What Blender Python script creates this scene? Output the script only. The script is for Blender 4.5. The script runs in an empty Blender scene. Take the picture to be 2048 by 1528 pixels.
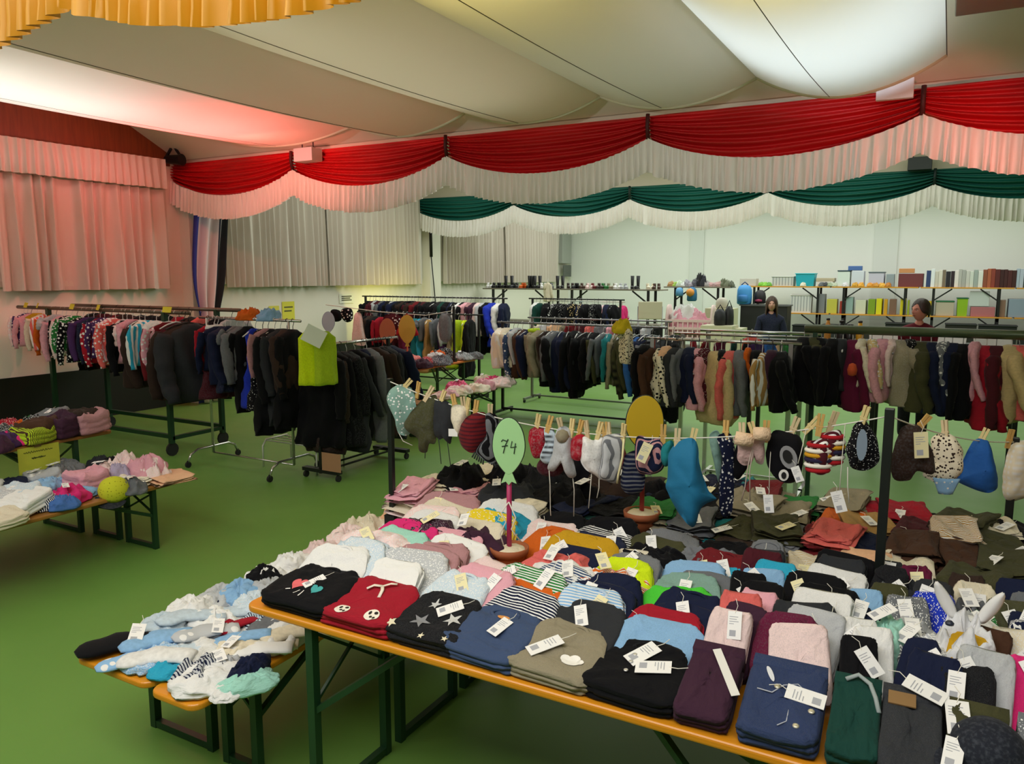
import bpy, math, random
from mathutils import Vector, Matrix, noise, Euler
S = bpy.context.scene
C = S.collection
PI = math.pi
rnd = random.Random(11)

# ------------------------------------------------------------------ camera
FPX, CX, CY, HOR, CAMH = 1560., 1024., 764., 550., 2.0
PITCH = math.atan((CY-HOR)/FPX)
YAW = math.radians(29.09)
cam_d = bpy.data.cameras.new('camera'); cam = bpy.data.objects.new('camera', cam_d); C.objects.link(cam)
cam.location = (0, 0, CAMH); cam.rotation_euler = (PI/2-PITCH, 0, YAW)
cam_d.sensor_fit = 'HORIZONTAL'; cam_d.sensor_width = 36; cam_d.lens = 36*FPX/2048
cam_d.clip_start = .05; cam_d.clip_end = 200
S.camera = cam
S.view_settings.view_transform = 'Standard'; S.view_settings.look = 'None'
S.view_settings.gamma = 1; S.view_settings.use_curve_mapping = False
S.view_settings.exposure = 0.22

# ------------------------------------------------------------------ light
W = bpy.data.worlds.new('world'); S.world = W; W.use_nodes = True
bg = W.node_tree.nodes['Background']; bg.inputs[0].default_value = (1.0, .95, .84, 1); bg.inputs[1].default_value = .17

def area(name, loc, size, power, color=(1, 1, 1), rot=(0, 0, 0), sy=None):
    d = bpy.data.lights.new(name, 'AREA'); d.energy = power; d.color = color
    d.shape = 'RECTANGLE'; d.size = size; d.size_y = sy or size
    o = bpy.data.objects.new(name, d); o.location = loc; o.rotation_euler = rot; C.objects.link(o); return o
def spot(name, loc, target, power, color, ang=100, blend=1., rad=.03):
    d = bpy.data.lights.new(name, 'SPOT'); d.energy = power; d.color = color; d.spot_size = math.radians(ang)
    d.spot_blend = blend; d.shadow_soft_size = rad
    o = bpy.data.objects.new(name, d); o.location = loc; C.objects.link(o)
    v = Vector(target)-Vector(loc); o.rotation_euler = v.to_track_quat('-Z', 'Y').to_euler(); return o
# ceiling lamps of the three bays and added fills (the first bay's lamps sit above the stretched cloth)
area('bay_lamp_near', (-1.4, .0, 3.95), 5, 125, (1, .97, .92), rot=(math.radians(32), 0, 0), sy=1.8)
area('near_left_fill', (-6.2, .4, 3.95), 4, 45, (1, .95, .88), rot=(math.radians(38), 0, 0), sy=1.6)  # added fill for the left side and its valance, not a known lamp
area('bay_lamp_middle', (-4.5, 11.3, 4.2), 10, 230, (.98, 1, .93), sy=4.5)
area('bay_lamp_back', (-3.5, 18.3, 4.2), 12, 385, (.97, 1, .97), sy=5)
area('tube_lamp_right', (-.95, 6.2, 4.35), 1.0, 34, (.70, .84, 1), sy=2.2)
area('tube_lamp_left', (-7.7, 3.9, 4.35), .7, 38, (.93, .97, 1), sy=3.2)
area('yellow_tube_lamp', (-2.4, 3.2, 4.3), .5, 16, (1, .82, .3), sy=1.6)
area('yellow_tube_lamp_right', (-1.0, 4.0, 4.3), .5, 12, (1, .8, .15), sy=.9)
area('tube_lamp_centre', (-4.2, 5.4, 4.3), .8, 9, (1, .9, .75), sy=3)
for x_ in (-7.2, -4.0, -1.0): spot('valance_fill_spot', (x_, 2.6, 3.5), (x_-.2, 8.2, 3.0), 125, (1, .97, .93), 55)  # added fill spots that brighten the red valance and its frill
area('red_tube_lamp', (-7.7, 6.6, 4.35), .9, 56, (1, .17, .17), sy=1.6)
spot('red_spot', (-8.6, 6.9, 3.3), (-10.4, 6.0, 2.5), 46, (1, .2, .19), 150)
spot('red_fill_near', (-8.7, 4.4, 3.1), (-10.4, 4.0, 2.6), 34, (1, .24, .23), 150)  # added red fill, evens out the pink on the nearer curtain
spot('red_spot_valance', (-7.4, 6.6, 3.3), (-7.8, 8.2, 3.0), 45, (1, .22, .16), 140)
spot('red_spot_right', (.7, 6.6, 2.9), (-.3, 8.2, 2.95), 60, (1, .25, .2), 75)
spot('yellow_spot', (-9.3, 12.7, 1.25), (-10.4, 12.9, 1.35), 26, (1, .9, .22), 165)

# ------------------------------------------------------------------ materials
def lin(h):
    h = h.lstrip('#'); r = []
    for i in (0, 2, 4):
        c = int(h[i:i+2], 16)/255.; r.append(c/12.92 if c <= .04045 else ((c+.055)/1.055)**2.4)
    return (r[0], r[1], r[2], 1)
_mats = {}
def nd(t, kind, **kw):
    n = t.nodes.new(kind)
    for k, v in kw.items():
        if k in n.inputs: n.inputs[k].default_value = v
        else: setattr(n, k, v)
    return n
def mat(hexc, rough=.6, metal=0, spec=.5, name='material', bump=0, bscale=40, trans=0, emit=None, alpha=None):
    key = ('m', hexc, rough, metal, spec, bump, bscale, trans, emit, alpha)
    if key in _mats: return _mats[key]
    m = bpy.data.materials.new(name); m.use_nodes = True; t = m.node_tree; b = t.nodes['Principled BSDF']
    b.inputs['Base Color'].default_value = lin(hexc); b.inputs['Roughness'].default_value = rough
    b.inputs['Metallic'].default_value = metal; b.inputs['Specular IOR Level'].default_value = spec
    if trans: b.inputs['Transmission Weight'].default_value = trans
    if alpha: b.inputs['Alpha'].default_value = alpha
    if emit: b.inputs['Emission Color'].default_value = lin(hexc); b.inputs['Emission Strength'].default_value = emit
    if bump:
        tc = nd(t, 'ShaderNodeTexCoord'); n = nd(t, 'ShaderNodeTexNoise', Scale=bscale, Detail=3.)
        bp = nd(t, 'ShaderNodeBump', Strength=bump, Distance=.01)
        t.links.new(tc.outputs['Object'], n.inputs['Vector']); t.links.new(n.outputs['Fac'], bp.inputs['Height'])
        t.links.new(bp.outputs['Normal'], b.inputs['Normal'])
    _mats[key] = m; return m
def cloth(hexc, pat='plain', hex2='#e8e8e6', rough=.85, scale=1.):
    key = ('c', hexc, pat, hex2, rough, scale)
    if key in _mats: return _mats[key]
    m = bpy.data.materials.new('cloth_'+pat); m.use_nodes = True; t = m.node_tree; L = t.links.new
    b = t.nodes['Principled BSDF']; b.inputs['Roughness'].default_value = rough; b.inputs['Specular IOR Level'].default_value = .14
    b.inputs['Sheen Weight'].default_value = .04
    tc = nd(t, 'ShaderNodeTexCoord')
    fine = nd(t, 'ShaderNodeTexNoise', Scale=70., Detail=4.); L(tc.outputs['Object'], fine.inputs['Vector'])
    fold = nd(t, 'ShaderNodeTexNoise', Scale=6., Detail=1.5, Distortion=.5); L(tc.outputs['Object'], fold.inputs['Vector'])
    add = nd(t, 'ShaderNodeMath', operation='MULTIPLY_ADD'); add.inputs[1].default_value = .05
    L(fine.outputs['Fac'], add.inputs[0]); L(fold.outputs['Fac'], add.inputs[2])
    bp = nd(t, 'ShaderNodeBump', Strength=.32, Distance=.02); L(add.outputs[0], bp.inputs['Height']); L(bp.outputs['Normal'], b.inputs['Normal'])
    mx = nd(t, 'ShaderNodeMix', data_type='RGBA'); mx.inputs[6].default_value = lin(hexc); mx.inputs[7].default_value = lin(hex2)
    fac = None
    if pat in ('stripe', 'vstripe', 'plaid'):
        w = nd(t, 'ShaderNodeTexWave', wave_type='BANDS', bands_direction='Z' if pat == 'vstripe' else 'Y', Scale=6.5*scale, Distortion=.6)
        w.inputs['Detail Scale'].default_value = .5; L(tc.outputs['Object'], w.inputs['Vector'])
        r = nd(t, 'ShaderNodeMath', operation='GREATER_THAN'); r.inputs[1].default_value = .62; L(w.outputs['Fac'], r.inputs[0]); fac = r.outputs[0]
        if pat == 'plaid':
            w2 = nd(t, 'ShaderNodeTexWave', wave_type='BANDS', bands_direction='Z', Scale=5*scale); L(tc.outputs['Object'], w2.inputs['Vector'])
            mm = nd(t, 'ShaderNodeMath', operation='MULTIPLY'); L(w2.outputs['Fac'], mm.inputs[0]); L(w.outputs['Fac'], mm.inputs[1]); fac = mm.outputs[0]
    elif pat in ('dots', 'floral', 'print'):
        v = nd(t, 'ShaderNodeTexVoronoi', Scale={'dots': 52., 'floral': 34., 'print': 24.}[pat]*scale); L(tc.outputs['Object'], v.inputs['Vector'])
        r = nd(t, 'ShaderNodeMath', operation='LESS_THAN'); r.inputs[1].default_value = {'dots': .22, 'floral': .36, 'print': .3}[pat]
        L(v.outputs['Distance'], r.inputs[0]); fac = r.outputs[0]
    elif pat in ('heather', 'denim', 'knit'):
        n2 = nd(t, 'ShaderNodeTexNoise', Scale=120. if pat != 'knit' else 55., Detail=2.); L(tc.outputs['Object'], n2.inputs['Vector'])
        r = nd(t, 'ShaderNodeMapRange'); r.inputs[1].default_value = .45; r.inputs[2].default_value = .75; r.inputs[4].default_value = .34
        L(n2.outputs['Fac'], r.inputs[0]); fac = r.outputs[0]
    else:
        r = nd(t, 'ShaderNodeMapRange'); r.inputs[1].default_value = .3; r.inputs[2].default_value = .9; r.inputs[4].default_value = .8
        L(fine.outputs['Fac'], r.inputs[0]); fac = r.outputs[0]
    L(fac, mx.inputs[0]); L(mx.outputs[2], b.inputs['Base Color'])
    _mats[key] = m; return m
COL = {'bk': ('black', '#0d0d11'), 'nv': ('navy', '#171e3a'), 'db': ('dark blue', '#3b4d70'), 'bl': ('blue', '#3366b0'), 'rb': ('royal blue', '#2238b8'),
 'lb': ('light blue', '#8db8e0'), 'pb': ('pale blue', '#c6d6e2'), 'tq': ('turquoise', '#2fa6c8'), 'te': ('teal', '#1f7d84'), 'gn': ('green', '#2f7d3c'),
 'dg': ('dark green', '#174038'), 'bg': ('bright green', '#4fcf3c'), 'sg': ('sage green', '#82a59a'), 'ol': ('olive', '#46462c'), 'kh': ('khaki', '#948b74'),
 'tn': ('tan', '#b08a52'), 'sd': ('sand', '#cdb684'), 'br': ('brown', '#4c3224'), 'nb': ('dark brown', '#362822'), 'or': ('orange', '#d8661e'), 'rd': ('red', '#a41a2c'),
 'dr': ('dark red', '#701c22'), 'mr': ('maroon', '#4c1822'), 'bu': ('burgundy', '#641838'), 'co': ('coral', '#e06a64'), 'pk': ('pink', '#e3a5b3'),
 'pp': ('pale pink', '#ecd2cf'), 'hp': ('hot pink', '#dd2f78'), 'dp': ('dusty rose', '#b5868a'), 'pu': ('purple', '#4a2e60'), 'pl': ('plum', '#3f2436'),
 'lv': ('lavender', '#b9aecb'), 'wh': ('white', '#eaeae8'), 'cm': ('cream', '#e6dcc4'), 'gy': ('grey', '#6c6f74'), 'lg': ('light grey', '#bcbfc2'),
 'cg': ('charcoal', '#2e3034'), 'mu': ('mustard', '#c79a1e'), 'ye': ('yellow', '#e3c92c'), 'ny': ('neon yellow', '#d6f01c'), 'lm': ('lime green', '#b2cf2a'),
 'mi': ('mint', '#a5dccb'), 'pe': ('peach', '#eebd97'), 'de': ('denim blue', '#2c3a5e')}
PAT = {'': 'plain', 's': 'stripe', 'v': 'vstripe', 'd': 'dots', 'f': 'floral', 'p': 'print', 'h': 'heather', 'j': 'denim', 'x': 'plaid', 'k': 'knit'}
PATW = {'plain': '', 'stripe': 'striped ', 'vstripe': 'striped ', 'dots': 'dotted ', 'floral': 'patterned ', 'print': 'printed ', 'heather': 'heathered ', 'denim': '', 'plaid': 'checked ', 'knit': 'knitted '}
def col(tok, scale=1.):
    """'nv' plain, 'nv.s' striped white, 'nv.s.rd' striped red"""
    p = tok.split('.'); n, h = COL[p[0]]; pat = PAT[p[1]] if len(p) > 1 else 'plain'
    h2 = COL[p[2]][1] if len(p) > 2 else ('#e8e8e6' if pat not in ('heather', 'denim', 'knit') else ('#5e6064' if p[0] in ('bk', 'nv', 'cg', 'nb', 'mr', 'ol', 'dr', 'de', 'db', 'dg', 'bu', 'pl') else '#b8b8b8' if p[0] not in ('wh', 'cm', 'pp', 'pb', 'pk', 'lg') else '#8a8a8a'))
    if pat == 'plain': h2 = '#%02x%02x%02x' % tuple(min(255, int(int(h[i:i+2], 16)*.8+4)) for i in (1, 3, 5))
    return cloth(h, pat, h2, .85, scale), n+' '+PATW[pat].strip() if PATW[pat] else n
ORD = ('first second third fourth fifth sixth seventh eighth ninth tenth eleventh twelfth thirteenth fourteenth fifteenth sixteenth seventeenth eighteenth nineteenth twentieth').split()
def ordw(i):
    if i < 20: return ORD[i]
    tens = ['twenty', 'thirty', 'forty', 'fifty'][(i+1)//10-2]; k = (i+1) % 10
    return tens+'-'+ORD[k-1] if k else {'twenty': 'twentieth', 'thirty': 'thirtieth', 'forty': 'fortieth', 'fifty': 'fiftieth'}[tens]

# ------------------------------------------------------------------ mesh helpers
def tag(o, label=None, cat=None, group=None, kind=None):
    if label: o['label'] = label
    if cat: o['category'] = cat
    if group: o['group'] = group
    if kind: o['kind'] = kind
    return o
def empty(name, loc=(0, 0, 0), rz=0, label=None, cat=None, group=None):
    o = bpy.data.objects.new(name, None); C.objects.link(o); o.location = loc; o.rotation_euler = (0, 0, rz)
    o.empty_display_size = .05
    return tag(o, label, cat, group)
def link(name, me, m=None, parent=None, loc=None, rot=None, scale=None, own=False):
    o = bpy.data.objects.new(name, me); C.objects.link(o)
    if m:
        if not me.materials: me.materials.append(m)
        if own or me.materials[0] is not m:
            o.material_slots[0].link = 'OBJECT'; o.material_slots[0].material = m
    if parent: o.parent = parent
    if loc is not None: o.location = loc
    if rot is not None: o.rotation_euler = rot
    if scale is not None: o.scale = scale
    return o
class MB:
    def __init__(s): s.v = []; s.f = []; s.mi = []; s.cur = 0
    def add(s, vs, fs):
        n = len(s.v); s.v += [tuple(p) for p in vs]; s.f += [tuple(i+n for i in f) for f in fs]; s.mi += [s.cur]*len(fs)
    def box(s, x0, x1, y0, y1, z0, z1, M=None):
        vs = [Vector((x, y, z)) for z in (z0, z1) for y in (y0, y1) for x in (x0, x1)]
        if M: vs = [M @ p for p in vs]
        s.add(vs, [(0, 2, 3, 1), (4, 5, 7, 6), (0, 1, 5, 4), (2, 6, 7, 3), (0, 4, 6, 2), (1, 3, 7, 5)])
    def bar(s, a, b, w, h=None, up=(0, 0, 1)):
        h = h or w; a = Vector(a); b = Vector(b); d = (b-a).normalized(); up = Vector(up)
        if abs(d.dot(up)) > .98: up = Vector((1, 0, 0))
        x = d.cross(up).normalized()*w/2; y = x.cross(d).normalized()*h/2
        vs = [p+sx*x+sy*y for p in (a, b) for sx, sy in ((-1, -1), (1, -1), (1, 1), (-1, 1))]
        s.add(vs, [(3, 2, 1, 0), (4, 5, 6, 7)]+[(i, (i+1) % 4, (i+1) % 4+4, i+4) for i in range(4)])
    def tube(s, pts, r, n=8, flat=1., cap=True, up=(0, 0, 1), fax=None):
        """sweep; r float or list; flat scales the second axis"""
        pts = [Vector(p) for p in pts]; k = len(pts); rs = r if isinstance(r, (list, tuple)) else [r]*k
        vs = []; prev = None
        for i, p in enumerate(pts):
            d = (pts[min(i+1, k-1)]-pts[max(i-1, 0)]).normalized()
            if fax is not None: y = Vector(fax); y = (y-d*y.dot(d)).normalized(); x = y.cross(d)
            else:
                u = prev if prev is not None else Vector(up)
                if prev is None and abs(d.dot(u)) > .95: u = Vector((1, 0, 0))
                x = d.cross(u); x.normalize(); y = x.cross(d).normalized(); prev = y
            for j in range(n):
                a = 2*PI*j/n; vs.append(p+x*math.cos(a)*rs[i]+y*math.sin(a)*rs[i]*flat)
        fs = [(i*n+j, i*n+(j+1) % n, (i+1)*n+(j+1) % n, (i+1)*n+j) for i in range(k-1) for j in range(n)]
        if cap: fs += [tuple(range(n-1, -1, -1)), tuple(range((k-1)*n, k*n))]
        s.add(vs, fs)
    def lathe(s, prof, n=24, c=(0, 0, 0), M=None):
        vs = []
        for r, z in prof:
            for j in range(n):
                a = 2*PI*j/n; p = Vector((c[0]+r*math.cos(a), c[1]+r*math.sin(a), c[2]+z)); vs.append(M @ p if M else p)
        k = len(prof)
        fs = [(i*n+j, i*n+(j+1) % n, (i+1)*n+(j+1) % n, (i+1)*n+j) for i in range(k-1) for j in range(n)]
        fs += [tuple(range(n-1, -1, -1)), tuple(range((k-1)*n, k*n))]
        s.add(vs, fs)
    def grid(s, fn, nu, nv, flip=False):
        vs = [fn(i/nu, j/nv) for j in range(nv+1) for i in range(nu+1)]
        w = nu+1; fs = []
        for j in range(nv):
            for i in range(nu):
                f = (j*w+i, j*w+i+1, (j+1)*w+i+1, (j+1)*w+i); fs.append(f[::-1] if flip else f)
        s.add(vs, fs)
    def prism(s, poly, z0, z1, M=None):
        n = len(poly); vs = [Vector((x, y, z0)) for x, y in poly]+[Vector((x, y, z1)) for x, y in poly]
        if M: vs = [M @ p for p in vs]
        s.add(vs, [tuple(range(n-1, -1, -1)), tuple(range(n, 2*n))]+[(i, (i+1) % n, (i+1) % n+n, i+n) for i in range(n)])
    def mesh(s, name='mesh', smooth=True):
        me = bpy.data.meshes.new(name); me.from_pydata(s.v, [], s.f); me.update()
        if smooth: me.polygons.foreach_set('use_smooth', [True]*len(s.f))
        if any(s.mi): me.polygons.foreach_set('material_index', s.mi)
        return me
    def build(s, name, m, parent=None, smooth=False, **kw):
        me = s.mesh(name, smooth)
        ms = m if isinstance(m, (list, tuple)) else [m]
        for q in ms: me.materials.append(q)
        o = bpy.data.objects.new(name, me); C.objects.link(o)
        if parent: o.parent = parent
        for k in ('location', 'rotation_euler', 'scale'):
            if k in kw: setattr(o, k, kw[k])
        return o
def bevel(o, w=.004, seg=2):
    md = o.modifiers.new('bevel', 'BEVEL'); md.width = w; md.segments = seg; md.limit_method = 'ANGLE'; return o
def solid(o, t=.004):
    md = o.modifiers.new('thick', 'SOLIDIFY'); md.thickness = t; md.offset = 0; return o
def nz(x, y, z): return noise.noise(Vector((x, y, z)))

def struct(name, mb, m, smooth=False):
    o = mb.build(name, m, smooth=smooth); o['kind'] = 'structure'; return o
def unp(px, py, z=None, Y=None):
    """the point where the line of sight of a picture position meets the height z or the depth Y"""
    a = (px-CX)/FPX; b = -(py-CY)/FPX
    Fw = Vector((-math.sin(YAW)*math.cos(PITCH), math.cos(YAW)*math.cos(PITCH), -math.sin(PITCH))); Rt = Vector((math.cos(YAW), math.sin(YAW), 0)); Up = Rt.cross(Fw)
    d = Fw+Rt*a+Up*b; t = (z-CAMH)/d.z if z is not None else Y/d.y
    return Vector((0, 0, CAMH))+d*t

# ------------------------------------------------------------------ the hall
XW, YB, XR = -10.4, 22.3, 6.5
BEAMS = (2.0, 8.2, 14.4)
XA = [-10.4, -7.90, -5.39, -2.86, -.31, 2.22, 4.75]          # where the swags are gathered up
def floor_mat():
    m = bpy.data.materials.new('green_linoleum'); m.use_nodes = True; t = m.node_tree; L = t.links.new; b = t.nodes['Principled BSDF']
    tc = nd(t, 'ShaderNodeTexCoord'); n = nd(t, 'ShaderNodeTexNoise', Scale=1.4, Detail=5.); L(tc.outputs['Object'], n.inputs['Vector'])
    mx = nd(t, 'ShaderNodeMix', data_type='RGBA'); mx.inputs[6].default_value = lin('#648f3e'); mx.inputs[7].default_value = lin('#709a4a'); L(n.outputs['Fac'], mx.inputs[0])
    L(mx.outputs[2], b.inputs['Base Color']); b.inputs['Roughness'].default_value = .36; b.inputs['Specular IOR Level'].default_value = .2
    n2 = nd(t, 'ShaderNodeTexNoise', Scale=3., Detail=2.); L(tc.outputs['Object'], n2.inputs['Vector'])
    mr = nd(t, 'ShaderNodeMapRange'); mr.inputs[3].default_value = .36; mr.inputs[4].default_value = .5; L(n2.outputs['Fac'], mr.inputs[0]); L(mr.outputs[0], b.inputs['Roughness'])
    return m
def wood_mat(h1, h2, rough=.35, sc=3., direction='X'):
    m = bpy.data.materials.new('wood'); m.use_nodes = True; t = m.node_tree; L = t.links.new; b = t.nodes['Principled BSDF']
    tc = nd(t, 'ShaderNodeTexCoord'); mp = nd(t, 'ShaderNodeMapping')
    mp.inputs['Scale'].default_value = {'X': (.4, 8, 8), 'Z': (6, 6, .5)}[direction]; L(tc.outputs['Object'], mp.inputs['Vector'])
    n = nd(t, 'ShaderNodeTexNoise', Scale=sc, Detail=6., Distortion=.5); L(mp.outputs[0], n.inputs['Vector'])
    mx = nd(t, 'ShaderNodeMix', data_type='RGBA'); mx.inputs[6].default_value = lin(h1); mx.inputs[7].default_value = lin(h2); L(n.outputs['Fac'], mx.inputs[0])
    L(mx.outputs[2], b.inputs['Base Color']); b.inputs['Roughness'].default_value = rough
    return m
WALLC = mat('#ece8da', .9, name='cream_plaster', bump=.15, bscale=60); WHITE = mat('#eef0ea', .9, name='white_plaster', bump=.1, bscale=50)
mb = MB(); mb.box(XW-.2, XR, -3, YB+.2, -.1, 0); struct('floor', mb, floor_mat())
mb = MB(); mb.box(XW-.2, XW, -3, YB+.2, 0, 4.6); struct('wall_left', mb, WALLC)
mb = MB(); mb.box(XW-.2, XR, YB, YB+.2, 0, 4.6); struct('wall_back', mb, WHITE)
mb = MB(); mb.box(XR, XR+.2, -3, YB+.2, 0, 4.6); struct('wall_right', mb, WALLC)
mb = MB(); mb.box(XW-.2, XR+.2, -3, YB+.2, 4.6, 4.75); struct('ceiling', mb, mat('#e6e2d4', .9, name='ceiling_paint'))
mb = MB(); mb.box(XW, XW+.02, -3, 15.9, 0, .70); struct('baseboard_left', mb, mat('#14120f', .45, name='dark_skirting'))
mb = MB(); mb.box(XW, XW+.03, 1.0, 8.05, 3.62, 4.45); struct('trim_1', mb, wood_mat('#5a2610', '#8f4a20', .45, 4., 'Z'))
k = 2
for Yb in BEAMS:                                                 # ceiling beams with plain fascia
    mb = MB(); mb.box(XW, XR, Yb+.02, Yb+.35, 3.64, 4.6); struct('trim_%d' % k, mb, mat('#d2c8b2', .85, name='beam_paint')); k += 1
for yy in (8.2, 14.55):                                          # wall piers under the beams
    mb = MB(); mb.box(XW, XW+.22, yy-.02, yy+.40, 0, 3.64); struct('trim_%d' % k, mb, WALLC); k += 1
for x0, x1 in ((-6.55, -6.15), (-1.75, -1.2)):                   # flat pilasters on the white back wall
    mb = MB(); mb.box(x0, x1, YB-.05, YB, 0, 3.9); struct('trim_%d' % k, mb, mat('#e2e6e0', .9, name='pilaster_paint')); k += 1
# soffit bands running from the beams up to the ceiling cloth
mb = MB(); mb.add([(XW, 8.2, 3.72), (XR, 8.2, 3.72), (XR, 7.0, 4.32), (XW, 7.0, 4.32), (XW, 8.2, 4.6), (XR, 8.2, 4.6), (XR, 7.0, 4.6), (XW, 7.0, 4.6)],
  [(0, 1, 2, 3), (0, 4, 5, 1), (3, 2, 6, 7), (0, 3, 7, 4), (1, 5, 6, 2)]); struct('trim_%d' % k, mb, mat('#ece6d6', .85, name='soffit_paint')); k += 1

# stretched ceiling cloth in sagging lanes
def ceil_cloth(hexc):
    m = bpy.data.materials.new('ceiling_cloth'); m.use_nodes = True; t = m.node_tree; L = t.links.new; out = t.nodes['Material Output']
    t.nodes.remove(t.nodes['Principled BSDF'])
    d = nd(t, 'ShaderNodeBsdfDiffuse'); d.inputs[0].default_value = lin(hexc); tr = nd(t, 'ShaderNodeBsdfTranslucent'); tr.inputs[0].default_value = lin('#f4efe4')
    mx = nd(t, 'ShaderNodeMixShader'); mx.inputs[0].default_value = .38; L(d.outputs[0], mx.inputs[1]); L(tr.outputs[0], mx.inputs[2]); L(mx.outputs[0], out.inputs[0])
    return m
CC = ceil_cloth('#f2ebdd'); HEM = mat('#f0e6cf', .8, name='hem_tape')
wires = [1.43, -.15, -1.71, -3.29, -4.95, -6.6, -8.85]
lane_words = ['unlit lane beside the metal duct', 'bright lane lit white at the right', 'yellowish lane left of the bright one', 'beige lane in the middle of the ceiling',
 'grey lane whose end turns pink', 'lane glowing white then pink beside the wood panel']
for i in range(1, 6):
    xb, xa = wires[i], wires[i+1]; sag = .33 if i == 1 else .25 if i < 5 else .2
    def fn(u, v, xa=xa, xb=xb, sag=sag, i=i):
        y = 2.4+v*5.4
        z = 3.84+.06*math.sin(v*PI)*0-sag*4*u*(1-u)*(1-.25*(2*v-1)**2)+.006*nz(u*3+i, v*2, 0)
        return (xa+(xb-xa)*u, y, z)
    r = empty('ceiling_drape', ((xa+xb)/2, 5.1, 3.84), 0, 'stretched cloth '+lane_words[i], 'ceiling drape', 'ceiling cloth lanes')
    mb = MB(); mb.grid(fn, 20, 24)
    o = mb.build('cloth_lane', CC, None, True); o.parent = r; o.matrix_parent_inverse = Matrix.Translation(-r.location)
    mb = MB(); mb.tube([fn(j/20, 1.0) for j in range(21)], .022, 6)
    o = mb.build('hem', HEM, None, True); o.parent = r; o.matrix_parent_inverse = Matrix.Translation(-r.location)
    us = .42
    mb = MB(); mb.tube([fn(us, j/24)[:2]+(fn(us, j/24)[2]-.006,) for j in range(25)], .0032 if i < 5 else .0015, 5)
    o = mb.build('seam_wire', mat('#6e6450', .6, name='seam_thread'), None, True); o.parent = r; o.matrix_parent_inverse = Matrix.Translation(-r.location)
    mb = MB(); mb.tube([(xb, 2.4, 3.852), (xb, 7.9, 3.852)], .007, 6)
    o = mb.build('wire', mat('#4a4234', .5, name='wire_steel'), None, True); o.parent = r; o.matrix_parent_inverse = Matrix.Translation(-r.location)

# swagged valances on the beams
def valance(Yb, i, mats, words, zt=3.66, zp=3.41, zm=3.13, fl=.34, cat='valance', swag=True, dx=0.):
    x0, x1 = XA[i]+dx, XA[i+1]+dx; Ym = Yb-.06
    low = lambda u: zp-(zp-zm)*(1-(2*u-1)**2)**.9
    r = empty('swag_valance', ((x0+x1)/2, Yb, zt), 0, words, cat, None)
    P = Matrix.Translation(-r.location)
    if swag:
        sd = i*7.3+Yb
        def fs(u, v):
            t = v**1.0; zl = low(u); z = zt+(zl-zt)*t
            e = abs(2*u-1)
            A = .028+.02*e
            y = Ym-.05*math.sin(t*PI)-A*math.sin(t*(40+6*nz(u*1.5, sd, 0))+1.2*math.sin(u*PI*1.)+sd)*(.35+.65*t)-.02*nz(u*5, t*6, sd)
            return (x0+(x1-x0)*u, y, z)
        mb = MB(); mb.grid(fs, 60, 70); o = mb.build('swag', mats[0], None, True); o.parent = r; o.matrix_parent_inverse = P
        mb = MB(); mb.tube([(x1, Ym-.09, zt), (x1, Ym-.10, (zt+zp)/2), (x1, Ym-.07, zp)], .022, 8); o = mb.build('gathering_cord', mats[2], None, True); o.parent = r; o.matrix_parent_inverse = P
    def fr(u, v):
        ph = 2*PI*(34*u+.7*nz(u*9, i, 3)+.5*nz(u*23, i, 5)); a = .012+.030*v
        z = low(u)+.012-(fl+.012*nz(u*14, i, 9)+.01*math.sin(ph))*v
        y = Ym-.085-a*math.sin(ph)-.012*nz(u*40, v*2, i)
        return (x0+(x1-x0)*u+.008*math.cos(ph)*v, y, z)
    mb = MB(); mb.grid(fr, 260, 5); o = mb.build('frill', mats[1], None, True); o.parent = r; o.matrix_parent_inverse = P
    return r
RED = mat('#c21218', .42, name='red_satin', spec=.4); REDC = mat('#4a0a0c', .6, name='red_cord'); FRILL = mat('#f2eee6', .85, name='cream_frill')
GRN = mat('#0f5a4e', .42, name='green_satin', spec=.4); GRNC = mat('#06241f', .6, name='green_cord'); GOLD = mat('#c98c06', .5, name='gold_frill')
pos = ['at the left wall', 'second from the left wall, behind a lamp box', 'above the mid clothes racks', 'above the long table, right of centre', 'cut by the right picture edge']
for i in range(5):
    valance(8.2, i, (RED, FRILL, REDC), 'red satin swag with cream frill '+pos[i], 3.66)
pos = ['beside the left wall, darkest of the row', 'hanging under the red frill gap', 'in front of the white back wall', 'behind the small dark box', 'cut by the right picture edge']
for i in range(5):
    valance(14.4, i, (GRN, FRILL, GRNC), 'dark green satin swag with cream frill '+pos[i])
for i, wd in ((2, 'gold swag frill in the top left picture corner'), (3, 'gold swag frill along the top picture edge')):
    valance(2.14, i, (GOLD, GOLD, GOLD), wd+' under the nearest beam', zt=3.64, zp=3.37, zm=3.24 if i == 2 else 3.15, fl=.325, dx=-.28)

# curtains over the windows of the left wall
CUR = mat('#d6ccc0', .9, name='curtain_cloth'); PEL = mat('#cfc6b8', .9, name='pelmet_cloth')
def curtain(y0, y1, z0, z1, label, x=XW+.16, pleats=14, amp=.07, m=None, seed=0, name='curtain'):
    def fn(u, v):
        ph = 2*PI*(pleats*u+1.1*nz(u*5, seed, 0)+.35*nz(u*13, seed, v*.6)); a = amp*(.5+.5*v)*(.6+.6*abs(nz(u*4, seed, 7))+.4)
        xx = x+a*math.sin(ph)+.35*a*math.sin(2*ph+1)
        return (xx, y0+(y1-y0)*u+.012*math.cos(ph), z1+(z0-z1)*v+(.012*nz(u*20, seed, 2) if v > .9 else 0))
    mb = MB(); mb.grid(fn, int(pleats*14), 8)
    o = mb.build(name, m or CUR, None, True); return tag(o, label, 'curtain', None)
curtain(2.6, 5.35, 1.80, 3.45, 'pink-lit cream curtain panel nearer the left picture edge', seed=1, pleats=13)
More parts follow.
